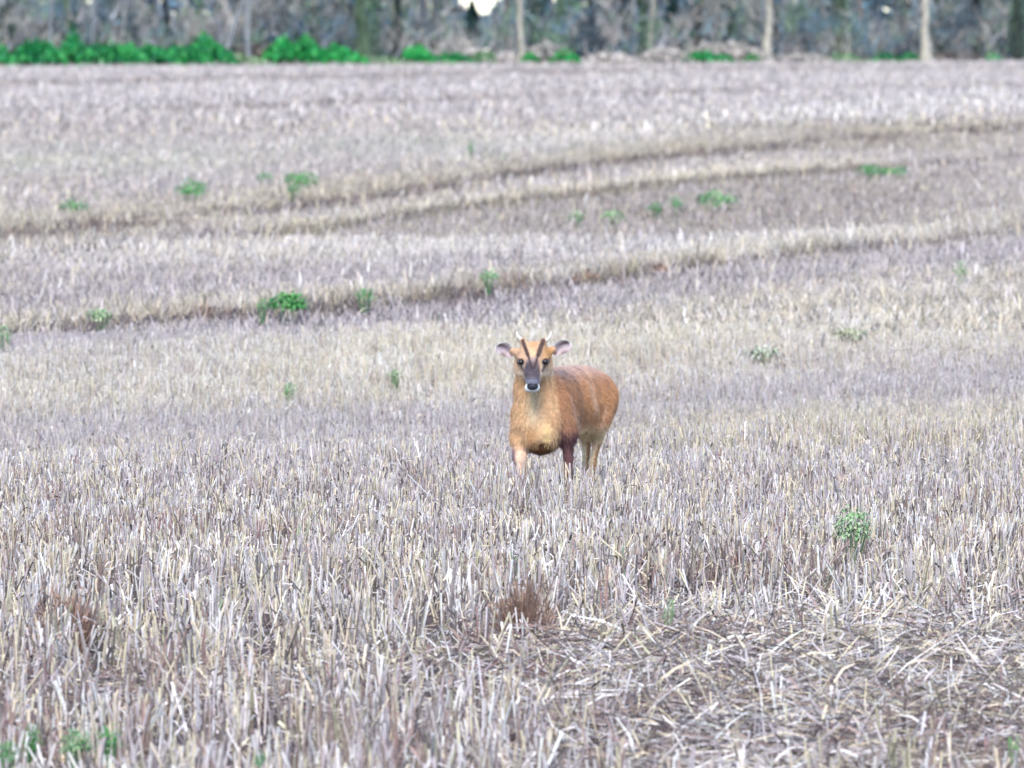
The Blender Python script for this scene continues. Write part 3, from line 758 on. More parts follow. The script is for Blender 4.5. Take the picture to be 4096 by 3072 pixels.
def wood_mass():
    rng = np.random.default_rng(77)
    b = Bag()
    # stems
    n = 520
    px = rng.uniform(-500, 1524, n); back = rng.uniform(8, 75, n)
    yy = np.array([ground_at(p, EDGE(p))[1] for p in px]) + back; x = (px - 512) / FPX * yy
    kp = rng.random(n) > gapf(px); x, yy, px = x[kp], yy[kp], px[kp]; n = len(x)
    H = rng.uniform(3, 9, n); P0 = np.stack([x, yy, np.full(n, -0.05)], 1)
    P1 = P0 + np.stack([rng.normal(0, 0.1, n) * H, rng.normal(0, 0.05, n) * H, H], 1)
    pal = np.array([BK['grey'], BK['dark'], BK['green'], BK['brown'], BK['silver'], (0.2, 0.24, 0.27), (0.12, 0.15, 0.18)])
    col = pal[rng.integers(0, 7, n)]
    r = rng.uniform(0.02, 0.11, n); tubes(b, P0, P1, r, r * 0.5, col, 6, False)
    # twiggy scrub
    m = 26000
    px = rng.uniform(-500, 1524, m); back = 2.5 + 50 * rng.random(m) ** 2
    yy = np.interp(px, [-500, 0, 1024, 1524], [ground_at(p, EDGE(p))[1] for p in (-500, 0, 1024, 1524)]) + back; x = (px - 512) / FPX * yy
    cl = vnoise(x, back * 0.3, 1.1, 5)
    zmax = (0.5 + 2.6 * vnoise(x, back * 0.3, 2.3, 6)) * (1 - 0.72 * gapf(px)) + 0.15
    z = zmax * rng.random(m) ** 0.8
    A = np.stack([x, yy, z], 1); d = norm(np.stack([rng.normal(0, 0.45, m), rng.normal(0, 0.4, m), rng.uniform(0.2, 1.2, m)], 1)) * rng.uniform(0.3, 0.9, (m, 1))
    pal2 = np.array([(0.62, 0.57, 0.50), (0.34, 0.31, 0.28), (0.42, 0.42, 0.44), (0.26, 0.36, 0.25), (0.24, 0.34, 0.38), (0.50, 0.45, 0.41), (0.12, 0.15, 0.17)])  # bluish tones paint in the hazy distance behind the scrub
    col = pal2[np.clip((vnoise(x, z + back * 0.03, 0.62, 8) * 9.0 - 1.0 - 1.2 * (px < 290) + 0.8 * (px > 780)).astype(int), 0, 6)] * rng.uniform(0.6, 1.3, (m, 1))
    tubes(b, A, A + d, rng.uniform(0.015, 0.045, m), 0.008, col, 3, False)
    # ivy and bush leaves, some tinted with the blue of hazy depth
    q = 52000
    px = rng.uniform(-500, 1524, q); back = 6 + 50 * rng.random(q) ** 1.7
    yy = np.interp(px, [-500, 0, 1024, 1524], [ground_at(p, EDGE(p))[1] for p in (-500, 0, 1024, 1524)]) + back; x = (px - 512) / FPX * yy
    dens = vnoise(x, back * 0.25, 1.5, 12)
    z = rng.uniform(0, 4.2, q)
    kp = (rng.random(q) < sstep(0.25, 0.75, dens) * (0.4 + 0.6 * vnoise(x, z, 0.9, 13))) & (rng.random(q) > gapf(px) * (z > 0.55) * 1.05)
    x, yy, z, px, back = x[kp], yy[kp], z[kp], px[kp], back[kp]
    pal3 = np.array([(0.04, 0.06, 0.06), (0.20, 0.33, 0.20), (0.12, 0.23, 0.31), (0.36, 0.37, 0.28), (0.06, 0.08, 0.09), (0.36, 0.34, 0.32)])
    col = pal3[np.clip((vnoise(x * 1.2, z + back * 0.03, 0.7, 14) * 6.5).astype(int), 0, 5)] * rng.uniform(0.6, 1.4, (len(x), 1))
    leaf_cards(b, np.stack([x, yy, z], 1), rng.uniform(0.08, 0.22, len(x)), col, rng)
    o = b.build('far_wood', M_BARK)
    tag(o, 'blurred grey green mass of stems and undergrowth deep in the wood', 'wood', kind='stuff')
wood_mass()

def far_trees():
    rng = np.random.default_rng(99); b = Bag(); n = 30000
    x = rng.uniform(-130, 130, n); d = rng.uniform(0, 25, n); top = 5 + 6 * vnoise(x, d * 0.2, 9, 3) 
    top = top * (1 - 0.90 * np.clip(g(x, -3.0, 3.2) + 0.8 * g(x, 3.8, 1.2) + 0.7 * g(x, 14, 1.6) + 0.7 * g(x, 33, 2.5) + 0.7 * g(x, -37, 1.4), 0, 1))
    z = top * rng.random(n) ** 0.8
    leaf_cards(b, np.stack([x, 760 + d, z], 1), rng.uniform(0.3, 0.7, n), np.array([0.13, 0.20, 0.25]) * rng.uniform(0.7, 1.3, (n, 1)), rng)  # blue of the hazy air is put into the leaf colour
    o = b.build('distant_hedge', M_LEAF); tag(o, 'haze-tinted blue line of distant trees seen through gaps in the wood', 'wood', kind='stuff')
far_trees()
# ------------------------------------------------------------------ the deer
def sd_cone(P, a, b, ra, rb, sq=None):
    a, b = np.array(a, float), np.array(b, float); ba = b - a
    t = np.clip(((P - a) @ ba) / (ba @ ba), 0, 1)
    return np.linalg.norm(P - a - t[..., None] * ba, axis=-1) - (ra + t * (rb - ra))

def sd_ell(P, c, r, yaw=0.0, pitch=0.0):
    q = P - np.array(c, float)
    cy_, sy_ = math.cos(yaw), math.sin(yaw)
    q = np.stack([q[..., 0] * cy_ + q[..., 1] * sy_, -q[..., 0] * sy_ + q[..., 1] * cy_, q[..., 2]], -1)
    cp_, sp_ = math.cos(pitch), math.sin(pitch)
    q = np.stack([q[..., 0], q[..., 1] * cp_ + q[..., 2] * sp_, -q[..., 1] * sp_ + q[..., 2] * cp_], -1)
    r = np.array(r, float)
    k0 = np.linalg.norm(q / r, axis=-1); k1 = np.linalg.norm(q / r ** 2, axis=-1)
    return k0 * (k0 - 1) / np.maximum(k1, 1e-6)

YAW = -0.42     # body axis swings away to the right of the picture
PRIMS = [  # kind, args, blend
 # trunk
 ('e', ((0.035, 0.085, 0.315), (0.086, 0.115, 0.112), YAW, 0), 0.04),
 ('e', ((0.088, 0.175, 0.360), (0.100, 0.160, 0.120), YAW, 0), 0.05),
 ('e', ((0.140, 0.300, 0.363), (0.113, 0.155, 0.113), YAW, 0), 0.05),
 ('e', ((0.183, 0.400, 0.372), (0.108, 0.130, 0.112), YAW, 0), 0.05),
 ('e', ((0.125, 0.240, 0.405), (0.060, 0.200, 0.080), YAW, 0), 0.05),
 ('e', ((0.022, 0.030, 0.266), (0.074, 0.072, 0.080), 0, 0), 0.03),
 # neck
 ('c', ((0.000, 0.050, 0.505), (-0.002, 0.055, 0.410), 0.060, 0.064), 0.03),
 ('c', ((-0.002, 0.055, 0.410), (0.010, 0.045, 0.310), 0.064, 0.072), 0.03),
 ('c', ((0.005, 0.080, 0.440), (0.070, 0.150, 0.400), 0.055, 0.075), 0.04),
 # head
 ('e', ((-0.003, 0.010, 0.545), (0.054, 0.060, 0.046), 0, 0), 0.02),
 ('c', ((-0.003, -0.010, 0.535), (-0.005, -0.070, 0.490), 0.046, 0.034), 0.02),
 ('c', ((-0.005, -0.070, 0.490), (-0.006, -0.128, 0.447), 0.032, 0.0195), 0.015),
 ('c', ((-0.003, 0.000, 0.485), (-0.006, -0.112, 0.437), 0.040, 0.017), 0.02),
 ('e', ((-0.006, -0.112, 0.4315), (0.0270, 0.024, 0.0175), 0, 0), 0.008),
 ('e', ((-0.040, -0.022, 0.524), (0.018, 0.022, 0.019), 0, 0), 0.012),
 ('e', ((0.033, -0.022, 0.525), (0.018, 0.022, 0.019), 0, 0), 0.012),
 ('e', ((-0.003, 0.035, 0.500), (0.069, 0.058, 0.062), 0, 0), 0.02),
 # pedicles
 ('c', ((-0.020, -0.020, 0.560), (-0.042, 0.004, 0.594), 0.015, 0.0115), 0.012),
 ('c', ((0.016, -0.020, 0.560), (0.034, 0.004, 0.593), 0.015, 0.0115), 0.012),
 # ear roots
 ('c', ((-0.045, 0.015, 0.545), (-0.075, 0.022, 0.557), 0.018, 0.011), 0.015),
 ('c', ((0.040, 0.015, 0.548), (0.068, 0.022, 0.562), 0.018, 0.011), 0.015),
 # forelegs
 ('c', ((-0.035, 0.050, 0.330), (-0.050, 0.050, 0.250), 0.045, 0.034), 0.03),
 ('c', ((-0.050, 0.050, 0.250), (-0.051, 0.015, 0.170), 0.033, 0.025), 0.02),
 ('c', ((-0.052, 0.015, 0.170), (-0.050, 0.012, 0.120), 0.024, 0.020), 0.012),
 ('c', ((-0.050, 0.012, 0.120), (-0.050, 0.020, 0.045), 0.015, 0.012), 0.01),
 ('c', ((-0.050, 0.020, 0.045), (-0.050, 0.008, 0.014), 0.013, 0.011), 0.01),
 ('c', ((0.095, 0.085, 0.350), (0.120, 0.050, 0.262), 0.060, 0.036), 0.04),
 ('c', ((0.120, 0.050, 0.262), (0.123, 0.045, 0.175), 0.029, 0.016), 0.02),
 ('c', ((0.123, 0.045, 0.175), (0.122, 0.042, 0.120), 0.0165, 0.014), 0.012),
 ('c', ((0.122, 0.042, 0.120), (0.120, 0.050, 0.045), 0.014, 0.011), 0.01),
 ('c', ((0.120, 0.050, 0.045), (0.120, 0.038, 0.014), 0.013, 0.011), 0.01),
 # hind legs (deer's right, then its left)
 ('c', ((0.150, 0.420, 0.355), (0.175, 0.340, 0.285), 0.070, 0.036), 0.04),
 ('c', ((0.175, 0.340, 0.285), (0.190, 0.420, 0.205), 0.034, 0.016), 0.02),
 ('c', ((0.190, 0.420, 0.205), (0.186, 0.395, 0.045), 0.0145, 0.011), 0.01),
 ('c', ((0.186, 0.395, 0.045), (0.180, 0.380, 0.014), 0.012, 0.011), 0.01),
 ('c', ((0.225, 0.400, 0.365), (0.232, 0.320, 0.300), 0.076, 0.042), 0.04),
 ('c', ((0.234, 0.320, 0.300), (0.230, 0.380, 0.220), 0.036, 0.018), 0.025),
 ('c', ((0.230, 0.380, 0.220), (0.212, 0.360, 0.140), 0.0150, 0.0125), 0.012),
 ('c', ((0.212, 0.360, 0.140), (0.208, 0.330, 0.045), 0.0125, 0.011), 0.01),
 ('c', ((0.208, 0.330, 0.045), (0.208, 0.318, 0.014), 0.012, 0.011), 0.01),
 # tail
 ('c', ((0.240, 0.520, 0.430), (0.262, 0.560, 0.360), 0.022, 0.014), 0.02),
]

def surface_nets(val, org, h):
    """quads round the zero level of a grid of distances"""
    s = val < 0
    nx, ny, nz = val.shape
    acc = np.zeros((nx - 1, ny - 1, nz - 1, 3)); cnt = np.zeros((nx - 1, ny - 1, nz - 1))
    cor = [(i, j, k) for i in (0, 1) for j in (0, 1) for k in (0, 1)]
    sl = lambda a, c: a[c[0]:nx - 1 + c[0], c[1]:ny - 1 + c[1], c[2]:nz - 1 + c[2]]
    for a in cor:
        for ax in range(3):
            if a[ax] == 1: continue
            b = list(a); b[ax] = 1
            va, vb = sl(val, a), sl(val, b)
            m = (va < 0) != (vb < 0)
            t = np.where(m, va / np.where(m, va - vb, 1), 0)
            for d in range(3):
                acc[..., d] += np.where(m, a[d] + (t if d == ax else 0), 0)
            cnt += m
    act = cnt > 0
    idx = -np.ones(act.shape, int); idx[act] = np.arange(act.sum())
    ijk = np.stack(np.nonzero(act), 1)
    V = (ijk + acc[act] / cnt[act][:, None]) * h + org
    F = []
    for ax in range(3):
        o1, o2 = (ax + 1) % 3, (ax + 2) % 3
        sh = [slice(1, -1)] * 3; sh[ax] = slice(0, -1)
        s0 = s[tuple(sh)]; sh2 = list(sh); sh2[ax] = slice(1, None); s1 = s[tuple(sh2)]
        for flip in (False, True):
            m = (s0 & ~s1) if not flip else (~s0 & s1)
            P = np.stack(np.nonzero(m), 1); P[:, o1] += 1; P[:, o2] += 1
            q = []
            for (u, v) in ((0, 0), (1, 0), (1, 1), (0, 1)):
                c = P.copy(); c[:, o1] -= u; c[:, o2] -= v; q.append(idx[c[:, 0], c[:, 1], c[:, 2]])
            q = np.stack(q, 1)
            F.append(q if not flip else q[:, ::-1])
    return V, np.concatenate(F)

def cx(c): return (c - 560) / 2654.0
def cz(c): return (1850 - c) / 2654.0

def seg_d(x, z, a, b):
    ax, az = cx(a[0]), cz(a[1]); bx, bz = cx(b[0]), cz(b[1])
    dx, dz = bx - ax, bz - az
    t = np.clip(((x - ax) * dx + (z - az) * dz) / (dx * dx + dz * dz), 0, 1)
    return np.hypot(x - ax - t * dx, z - az - t * dz)

def coat_colour(P, N):
    x, y, z = P[:, 0], P[:, 1], P[:, 2]
    def mixc(c, col, m): return c * (1 - m[:, None]) + np.array(col)[None] * m[:, None]
    nz_ = vnoise(x * 1.0 + y, z, 0.02, 61); n2 = vnoise(x + y * 1.3, z * 0.6, 0.05, 62)
    c = np.tile([[0.32, 0.165, 0.09]], (len(x), 1))
    body = sstep(0.04, 0.12, y + (x - 0.05) * 0.6)
    c = mixc(c, (0.30, 0.215, 0.19), body * sstep(0.42, 0.50, z))                 # greyer back
    c = mixc(c, (0.40, 0.20, 0.085), body * g(z, 0.36, 0.06) * sstep(0.12, 0.2, x) * 0.6)
    c = mixc(c, (0.17, 0.10, 0.07), body * 0.4 * sstep(0.5, 0.8, n2))
    for (fa, fb, fw) in (((900, 800), (990, 1130), .010), ((1100, 720), (1165, 950), .012), ((1250, 930), (1190, 1180), .009)):  # pale streaks paint light and shade of muscle folds on the flank
        c = mixc(c, (0.50, 0.33, 0.25), body * sstep(fw, 0, seg_d(x, z, fa, fb)) * 0.55)
    c = mixc(c, (0.46, 0.30, 0.20), body * g(x, 0.215 - 0.25 * (z - 0.36), 0.010) * 0.4 * sstep(.28, .33, z))
    # belly and inside of the hind legs
    low = sstep(0.02, -0.55, N[:, 2]) * sstep(0.30, 0.255, z) * sstep(0.12, 0.17, x) * sstep(0.12, 0.2, z)
    c = mixc(c, (0.66, 0.46, 0.30), low)
    # hind legs
    hl = sstep(0.23, 0.19, z) * sstep(0.16, 0.17, x) * sstep(.2, .25, y)
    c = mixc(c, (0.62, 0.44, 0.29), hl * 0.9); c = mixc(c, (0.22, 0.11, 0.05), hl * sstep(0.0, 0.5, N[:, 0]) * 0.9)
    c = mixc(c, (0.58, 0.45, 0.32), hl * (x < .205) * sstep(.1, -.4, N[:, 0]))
    # neck and chest
    nk = (1 - sstep(0.03, 0.10, y + np.maximum(0, x - 0.055) * 1.2)) * sstep(0.16, 0.19, z)
    nk = nk * (1 - sstep(0, 0.022, x - np.interp(z, [.2, .3, .4, .5], [.092, .082, .068, .064]) + 0.006 * (nz_ - .5)))
    c = mixc(c, (0.50, 0.30, 0.165), nk)
    c = mixc(c, (0.66, 0.44, 0.25), nk * sstep(0.8, 0.35, nz_) * 0.5)
    st_ = vnoise(x, z * 0.25 + y, 0.009, 66)
    c = mixc(c, (0.56, 0.46, 0.29), nk * g(x, -0.004, 0.026) * sstep(0.26, 0.34, z) * sstep(0.435, 0.40, z) * (0.45 + 0.55 * st_))
    c = mixc(c, (0.38, 0.21, 0.11), nk * sstep(0.55, 0.85, st_) * 0.4)
    c = mixc(c, (0.60, 0.43, 0.20), nk * g(x, 0.045, 0.018) * sstep(0.20, 0.24, z) * sstep(0.33, 0.27, z) * 0.8)
    c = mixc(c, (0.36, 0.19, 0.08), nk * g(x, -0.005, 0.025) * g(z, 0.255, 0.03) * 0.7)
    # dark patch low between the forelegs
    c = mixc(c, (0.085, 0.038, 0.018), sstep(0.246, 0.224, z + 0.02 * (nz_ - 0.5) + 0.010 * np.abs(x - 0.03) / 0.05) * sstep(-0.035, -0.02, x) * sstep(0.10, 0.09, x) * (y < 0.16) * (z > .15))
    # deer's left foreleg is nearly black brown with a dark elbow
    fl = sstep(0.078, 0.098, x + 0.012 * (nz_ - 0.5)) * (x < 0.17) * (y < 0.125)
    c = mixc(c, (0.105, 0.050, 0.052), fl * sstep(0.31, 0.245, z + 0.03 * (nz_ - 0.5)))
    c = mixc(c, (0.24, 0.13, 0.10), fl * sstep(0.18, 0.14, z) * 0.35)
    # deer's right foreleg pale in front, dark outside
    fr = (x < -0.02) * sstep(0.235, 0.20, z)
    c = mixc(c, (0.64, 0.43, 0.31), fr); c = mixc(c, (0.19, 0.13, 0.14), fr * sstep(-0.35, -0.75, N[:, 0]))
    # head
    hd = sstep(0.06, 0.03, y) * sstep(0.425, 0.44, z + 0.0 * x) * ((y < -0.045) | (z > 0.468)).astype(float)
    c = mixc(c, (0.56, 0.36, 0.23), hd)
    c = mixc(c, (0.60, 0.31, 0.12), hd * g(x, 0.05, 0.022) * g(z, 0.555, 0.035))
    c = mixc(c, (0.50, 0.24, 0.09), hd * g(x, -0.003, 0.016) * g(z, 0.58, 0.02) * 0.7)
    c = mixc(c, (0.62, 0.44, 0.26), hd * g(x, -0.003, 0.012) * g(z, 0.555, 0.013))
    c = mixc(c, (0.66, 0.50, 0.36), hd * (np.abs(x + .004) > 0.022) * g(z, 0.475, 0.025) * 0.8)
    w = np.interp(z, [0.440, 0.465, 0.480, 0.505, 0.53, 0.545], [0.021, 0.025, 0.028, 0.026, 0.019, 0.008]) * (1 + 0.15 * (n2 - 0.5))
    dark = hd * sstep(w + 0.006, w - 0.004, np.abs(x + 0.006)) * sstep(0.55, 0.52, z) * (y < -0.01)
    c = mixc(c, (0.065, 0.055, 0.072), dark * (0.78 + 0.22 * n2))
    c = mixc(c, (0.33, 0.24, 0.25), dark * g(z, 0.533, 0.010) * 0.8)
    c = mixc(c, (0.17, 0.18, 0.23), dark * g(z, 0.455, 0.009) * 0.9)
    front = hd * (y < 0.0)
    for a, b, ww in (((540, 520), (500, 400), .0050), ((500, 400), (452, 272), .0085), ((560, 520), (598, 400), .0050), ((598, 400), (645, 272), .0110)):
        d = seg_d(x, z, a, b)
        c = mixc(c, (0.060, 0.036, 0.036), hd * sstep(ww * 1.15 + .002 * (nz_ - .5), ww * 0.4, d) * 0.95 * (N[:, 1] < 0.2))
    for ex in (435, 667):
        d = np.hypot(x - cx(ex), (z - cz(470)) * 1.15)
        c = mixc(c, (0.07, 0.045, 0.05), front * sstep(0.0175, 0.010, d))
        s_ = 1 if ex < 500 else -1
        d2 = seg_d(x, z, (ex + 8 * s_, 500), (ex + 28 * s_, 548)); c = mixc(c, (0.11, 0.08, 0.09), front * sstep(.007, .003, d2) * 0.85)
        d3 = seg_d(x, z, (ex - 34 * s_, 442), (ex + 10 * s_, 440)); c = mixc(c, (0.10, 0.06, 0.05), front * sstep(.004, .002, d3) * 0.7)
    # white lips and chin
    ch = (y < -0.080) * sstep(0.442, 0.434, z - 0.30 * np.abs(x + 0.006)) * (z > 0.39)
    c = mixc(c, (0.85, 0.80, 0.70), ch)
    c *= (0.90 + 0.2 * nz_)[:, None]
    c = np.minimum(c * np.where((y > 0.02) | (z < 0.43), 1.25, 1.0)[:, None] * (1 + np.outer(body * (1 - nk) * (1 - np.clip(fl, 0, 1)), [0.26, 0.20, 0.12])), 0.9)
    return c

def ear(root, tip, up, parent, s):
    root, tip = np.array(root), np.array(tip); L = np.linalg.norm(tip - root)
    u = (tip - root) / L; f = np.array([0.12 * s, -1.0, 0.05]); f = f - u * (f @ u); f /= np.linalg.norm(f)
    v = np.cross(f, u); v = v if v[2] > 0 else -v
    nu, nv = 18, 15
    U = np.linspace(0, 1, nu)[:, None]; T = np.linspace(-1, 1, nv)[None]
    prof = np.interp(U, [0, .15, .4, .65, .85, .95, 1.0], [0.40, .60, .95, 1.0, .78, .50, .06]) * 0.0245
    cup = (1 - T ** 2) * np.interp(U, [0, .3, .7, 1], [0.018, 0.020, 0.012, 0.002])
    P = root + u * (U * L)[..., None] + v * (T * prof)[..., None] * up - f * cup[..., None]
    P = P + v * (0.006 * (U - 0.5) ** 2 * -4)[..., None]
    back = P - f * 0.003 - f * 0.001
    V = np.concatenate([P.reshape(-1, 3), back.reshape(-1, 3)])
    I = (np.arange(nu - 1)[:, None] * nv + np.arange(nv - 1)[None]).ravel(); n = nu * nv
    F1 = np.stack([I, I + 1, I + nv + 1, I + nv], 1); F2 = F1[:, ::-1] + n
    rim = [np.arange(nu) * nv, np.arange(nu) * nv + nv - 1, (nu - 1) * nv + np.arange(nv), np.arange(nv)]
    F3 = np.concatenate([np.stack([r[:-1], r[1:], r[1:] + n, r[:-1] + n], 1) for r in rim])
    Uf = np.broadcast_to(U, (nu, nv)).ravel(); Tf = np.broadcast_to(T * v[2] * np.sign(up), (nu, nv)).ravel()
    inner = np.tile([[0.58, 0.48, 0.50]], (n, 1))
    dk = sstep(0.55, 0.85, Uf) * sstep(-0.2, 0.4, Tf) + g(Tf, 0.30, 0.18) * sstep(.3, .6, Uf) + sstep(-0.3, -0.7, Tf) * g(Uf, 0.45, 0.22)
    dk = np.clip(dk, 0, 1)[:, None] * 0.85
    inner = inner * (1 - dk) + np.array([[0.17, 0.11, 0.11]]) * dk
    rm = np.clip(sstep(0.56, 0.72, Tf) + sstep(0.90, 0.97, Uf) + 0.6 * sstep(-0.86, -0.97, Tf), 0, 1)[:, None]
    inner = inner * (1 - rm) + np.array([[0.88, 0.84, 0.80]]) * rm
    outer = np.tile([[0.36, 0.24, 0.17]], (n, 1)); outer = outer * (1 - rm) + np.array([[0.86, 0.8, 0.76]]) * rm
    o = make_mesh('ear', V, [F1, F2, F3], np.concatenate([inner, outer]), M_FUR, parent, True)
    # pale hairs inside and along the rim
    rng = np.random.default_rng(5 + int(s)); k = 500
    iu = rng.integers(0, nu, k); iv = rng.integers(0, nv, k); A = P[iu, iv]
    edge = np.abs(T[0, iv])[:, None]
    d = norm(u[None] * 0.6 + v[None] * np.sign(T[0, iv])[:, None] * edge * 0.8 + f[None] * 0.5 + rng.normal(0, 0.25, (k, 3)))
    w = norm(np.cross(d, f[None])) * 0.0006
    b = Bag(); l = rng.uniform(0.003, 0.008, (k, 1)); cc = inner[iu * nv + iv] * 1.1
    ribbons(b, np.stack([A, A + d * l], 1), np.stack([w, w * .2], 1), cc)
    b.build('ear_fringe', M_FUR, o)

def tube_path(name, pts, rad, mat, parent, k=10, seed=0):
    pts = np.array(pts, float); n = 14
    t = np.linspace(0, 1, len(pts)); tt = np.linspace(0, 1, n)
    C = np.stack([np.interp(tt, t, pts[:, i]) for i in range(3)], 1)
    C[1:-1] = (C[:-2] + 2 * C[1:-1] + C[2:]) / 4
    R = np.interp(tt, np.linspace(0, 1, len(rad)), rad)
    D = norm(np.gradient(C, axis=0)); s = norm(np.cross(D, np.array([[0, 1.0, 0.01]]))); q = np.cross(D, s)
    a = np.linspace(0, 2 * math.pi, k, endpoint=False)
    rr = R[:, None] * (1 + 0.06 * np.random.default_rng(seed).normal(0, 1, (n, k)))
    V = C[:, None] + s[:, None] * (np.cos(a) * rr)[..., None] + q[:, None] * (np.sin(a) * rr)[..., None]
    I = np.arange(n - 1)[:, None] * k; J = np.arange(k)[None]
    F = np.stack([I + J, I + (J + 1) % k, I + k + (J + 1) % k, I + k + J], -1).reshape(-1, 4)
    return make_mesh(name, V.reshape(-1, 3), [F, np.arange(k)[None, ::-1], ((n - 1) * k + np.arange(k))[None]], None, mat, parent, True)

def ball(name, c, r, mat, parent, n=16, m=10):
    a = np.linspace(0, 2 * math.pi, n, endpoint=False); b = np.linspace(0.02, math.pi - 0.02, m)
    V = np.stack([np.sin(b)[:, None] * np.cos(a)[None] * r[0], np.sin(b)[:, None] * np.sin(a)[None] * r[1], np.cos(b)[:, None] * r[2] + 0 * a[None]], -1) + np.array(c)
    I = np.arange(m - 1)[:, None] * n; J = np.arange(n)[None]
    F = np.stack([I + J, I + n + J, I + n + (J + 1) % n, I + (J + 1) % n], -1).reshape(-1, 4)
    return make_mesh(name, V.reshape(-1, 3), [F, np.arange(n)[None], ((m - 1) * n + np.arange(n))[None, ::-1]], None, mat, parent, True)

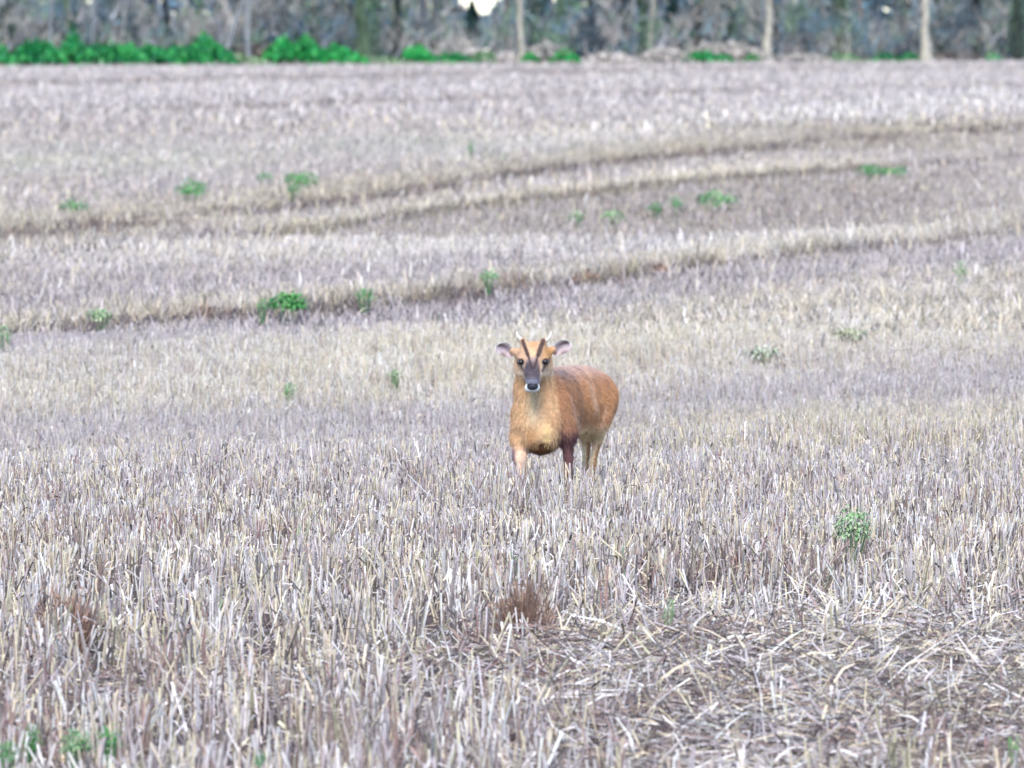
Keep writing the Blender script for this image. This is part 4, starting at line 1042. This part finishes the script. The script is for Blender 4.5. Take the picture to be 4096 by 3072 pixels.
def build_deer():
    root = empty('deer', (DEER_X, DEER_Y, float(field_z(np.array([DEER_X]), np.array([DEER_Y]))[0])),
                 'small reddish brown antlered deer standing in the stubble and staring at the camera', 'deer')
    h = 0.0038; org = np.array([-0.14, -0.17, -0.01]); top = np.array([0.36, 0.60, 0.63])
    n = np.ceil((top - org) / h).astype(int)
    val = np.full(n, 0.2)
    ax = [org[i] + np.arange(n[i]) * h for i in range(3)]
    for kind, args, k in PRIMS:
        if kind == 'e': lo = np.array(args[0]) - max(args[1]) - 0.07; hi = np.array(args[0]) + max(args[1]) + 0.07
        else:
            r = max(args[2], args[3]) + 0.07; lo = np.minimum(args[0], args[1]) - r; hi = np.maximum(args[0], args[1]) + r
        i0 = np.clip(((lo - org) / h).astype(int), 0, n); i1 = np.clip(((hi - org) / h).astype(int) + 1, 0, n)
        G = np.stack(np.meshgrid(*[ax[i][i0[i]:i1[i]] for i in range(3)], indexing='ij'), -1)
        d = sd_ell(G, *args) if kind == 'e' else sd_cone(G, *args)
        s_ = np.s_[i0[0]:i1[0], i0[1]:i1[1], i0[2]:i1[2]]
        v = val[s_]; hh = np.clip(0.5 + 0.5 * (v - d) / k, 0, 1)
        val[s_] = v * (1 - hh) + d * hh - k * hh * (1 - hh)
    # eye sockets and mouth corner
    for e in ((-0.047, -0.048, 0.520), (0.040, -0.048, 0.521)):
        G = np.stack(np.meshgrid(*ax, indexing='ij'), -1) if False else None
        lo = ((np.array(e) - 0.03 - org) / h).astype(int); hi = ((np.array(e) + 0.03 - org) / h).astype(int)
        G = np.stack(np.meshgrid(*[ax[i][lo[i]:hi[i]] for i in range(3)], indexing='ij'), -1)
        s_ = np.s_[lo[0]:hi[0], lo[1]:hi[1], lo[2]:hi[2]]
        val[s_] = np.maximum(val[s_], -(np.linalg.norm(G - np.array(e), axis=-1) - 0.0085))
    V, F = surface_nets(val, org, h)
    gr = np.stack(np.gradient(val, h), -1)
    ii = np.clip(np.round((V - org) / h).astype(int), 0, n - 1)
    N = norm(gr[ii[:, 0], ii[:, 1], ii[:, 2]])
    # lumpy winter coat
    V = V + N * ((vnoise(V[:, 0] + V[:, 1], V[:, 2], 0.03, 71) - 0.5) * 0.005 * (np.abs(V[:, 2] - 0.33) < 0.15))[:, None]
    C = coat_colour(V, N)
    make_mesh('body', V, F, C, M_FUR, root, True)
    # fur
    rng = np.random.default_rng(8); m = 60000
    sel = rng.integers(0, len(V), m); A = V[sel]; Nn = N[sel]
    A = A + rng.normal(0, 0.0015, (m, 3))
    flow = np.where((A[:, 2] > 0.47)[:, None] & (A[:, 1] < 0.06)[:, None], np.array([[0, 0.8, 0.25]]), np.array([[0.18, 0.5, -0.75]]))
    flow = np.where(((A[:, 1] < 0.1) & (A[:, 2] <= 0.47))[:, None], np.array([[0, 0.0, -1.0]]), flow)
    flow = flow - Nn * (flow * Nn).sum(1, keepdims=True)
    d = norm(norm(flow) * 0.95 + Nn * 0.28 + rng.normal(0, 0.18, (m, 3)))
    nk = (A[:, 1] < 0.12) & (A[:, 2] < 0.47) & (A[:, 2] > 0.18)
    L = np.where(nk, 0.018, np.where(A[:, 2] > 0.47, 0.006, 0.011)) * rng.uniform(0.6, 1.3, m)
    L = np.where(A[:, 2] < 0.2, 0.005, L); L = np.where((A[:, 1] < -0.03), 0.0035, L)
    w = norm(np.cross(d, Nn)) * 0.0006
    keep = ~((A[:, 1] < -0.11) & (A[:, 2] < .455))
    for e in ((-0.047, -0.048, 0.520), (0.040, -0.048, 0.521)):
        keep &= np.linalg.norm(A - np.array(e), axis=1) > 0.013
    b = Bag(); P = np.stack([A, A + d * (L * .55)[:, None], A + d * L[:, None] + [0, 0, -.0012]], 1)[keep]
    cc = C[sel][keep] * rng.uniform(0.74, 1.26, (keep.sum(), 1))
    ribbons(b, P, np.stack([w, w * .8, w * .15], 1)[keep], cc)
    b.build('coat', M_FUR, root)
    for e in ((-0.0465, -0.0405, 0.5195), (0.0395, -0.0405, 0.5205)):
        ball('eye', e, (0.0098, 0.0098, 0.0098), M_EYE, root)
    ns = ball('nose', (-0.006, -0.139, 0.4385), (0.0200, 0.013, 0.0140), M_NOSE, root, 24, 14)
    for s in (-1, 1): ball('nostril', (-0.006 + s * 0.0125, -0.1485, 0.4445), (0.0042, 0.004, 0.0030), M_EYE, ns)
    ear((-0.070, 0.020, 0.545), (-0.133, 0.006, 0.5790), 1, root, -1)
    ear((0.064, 0.020, 0.550), (0.1275, 0.006, 0.5900), 1, root, 1)
    tube_path('antler', [(-0.043, 0.004, 0.592), (-0.050, 0.004, 0.602), (-0.060, 0.002, 0.612), (-0.062, 0.004, 0.628)], [0.0080, 0.0070, 0.0055, 0.0012], M_ANTLER, root, seed=1)
    tube_path('antler', [(0.036, 0.004, 0.592), (0.048, 0.004, 0.598), (0.057, 0.002, 0.609), (0.061, 0.004, 0.627)], [0.0080, 0.0070, 0.0055, 0.0012], M_ANTLER, root, seed=2)
    for (x, y, z) in ((-0.050, 0.002, 0), (0.120, 0.032, 0), (0.180, 0.374, 0), (0.208, 0.312, 0)):
        for s in (-1, 1):
            tube_path('hoof', [(x + s * .006, y + 0.008, 0.026), (x + s * .006, y, 0.012), (x + s * .006, y - 0.012, 0.0)], [0.007, 0.009, 0.006], M_HOOF, root)
build_deer()
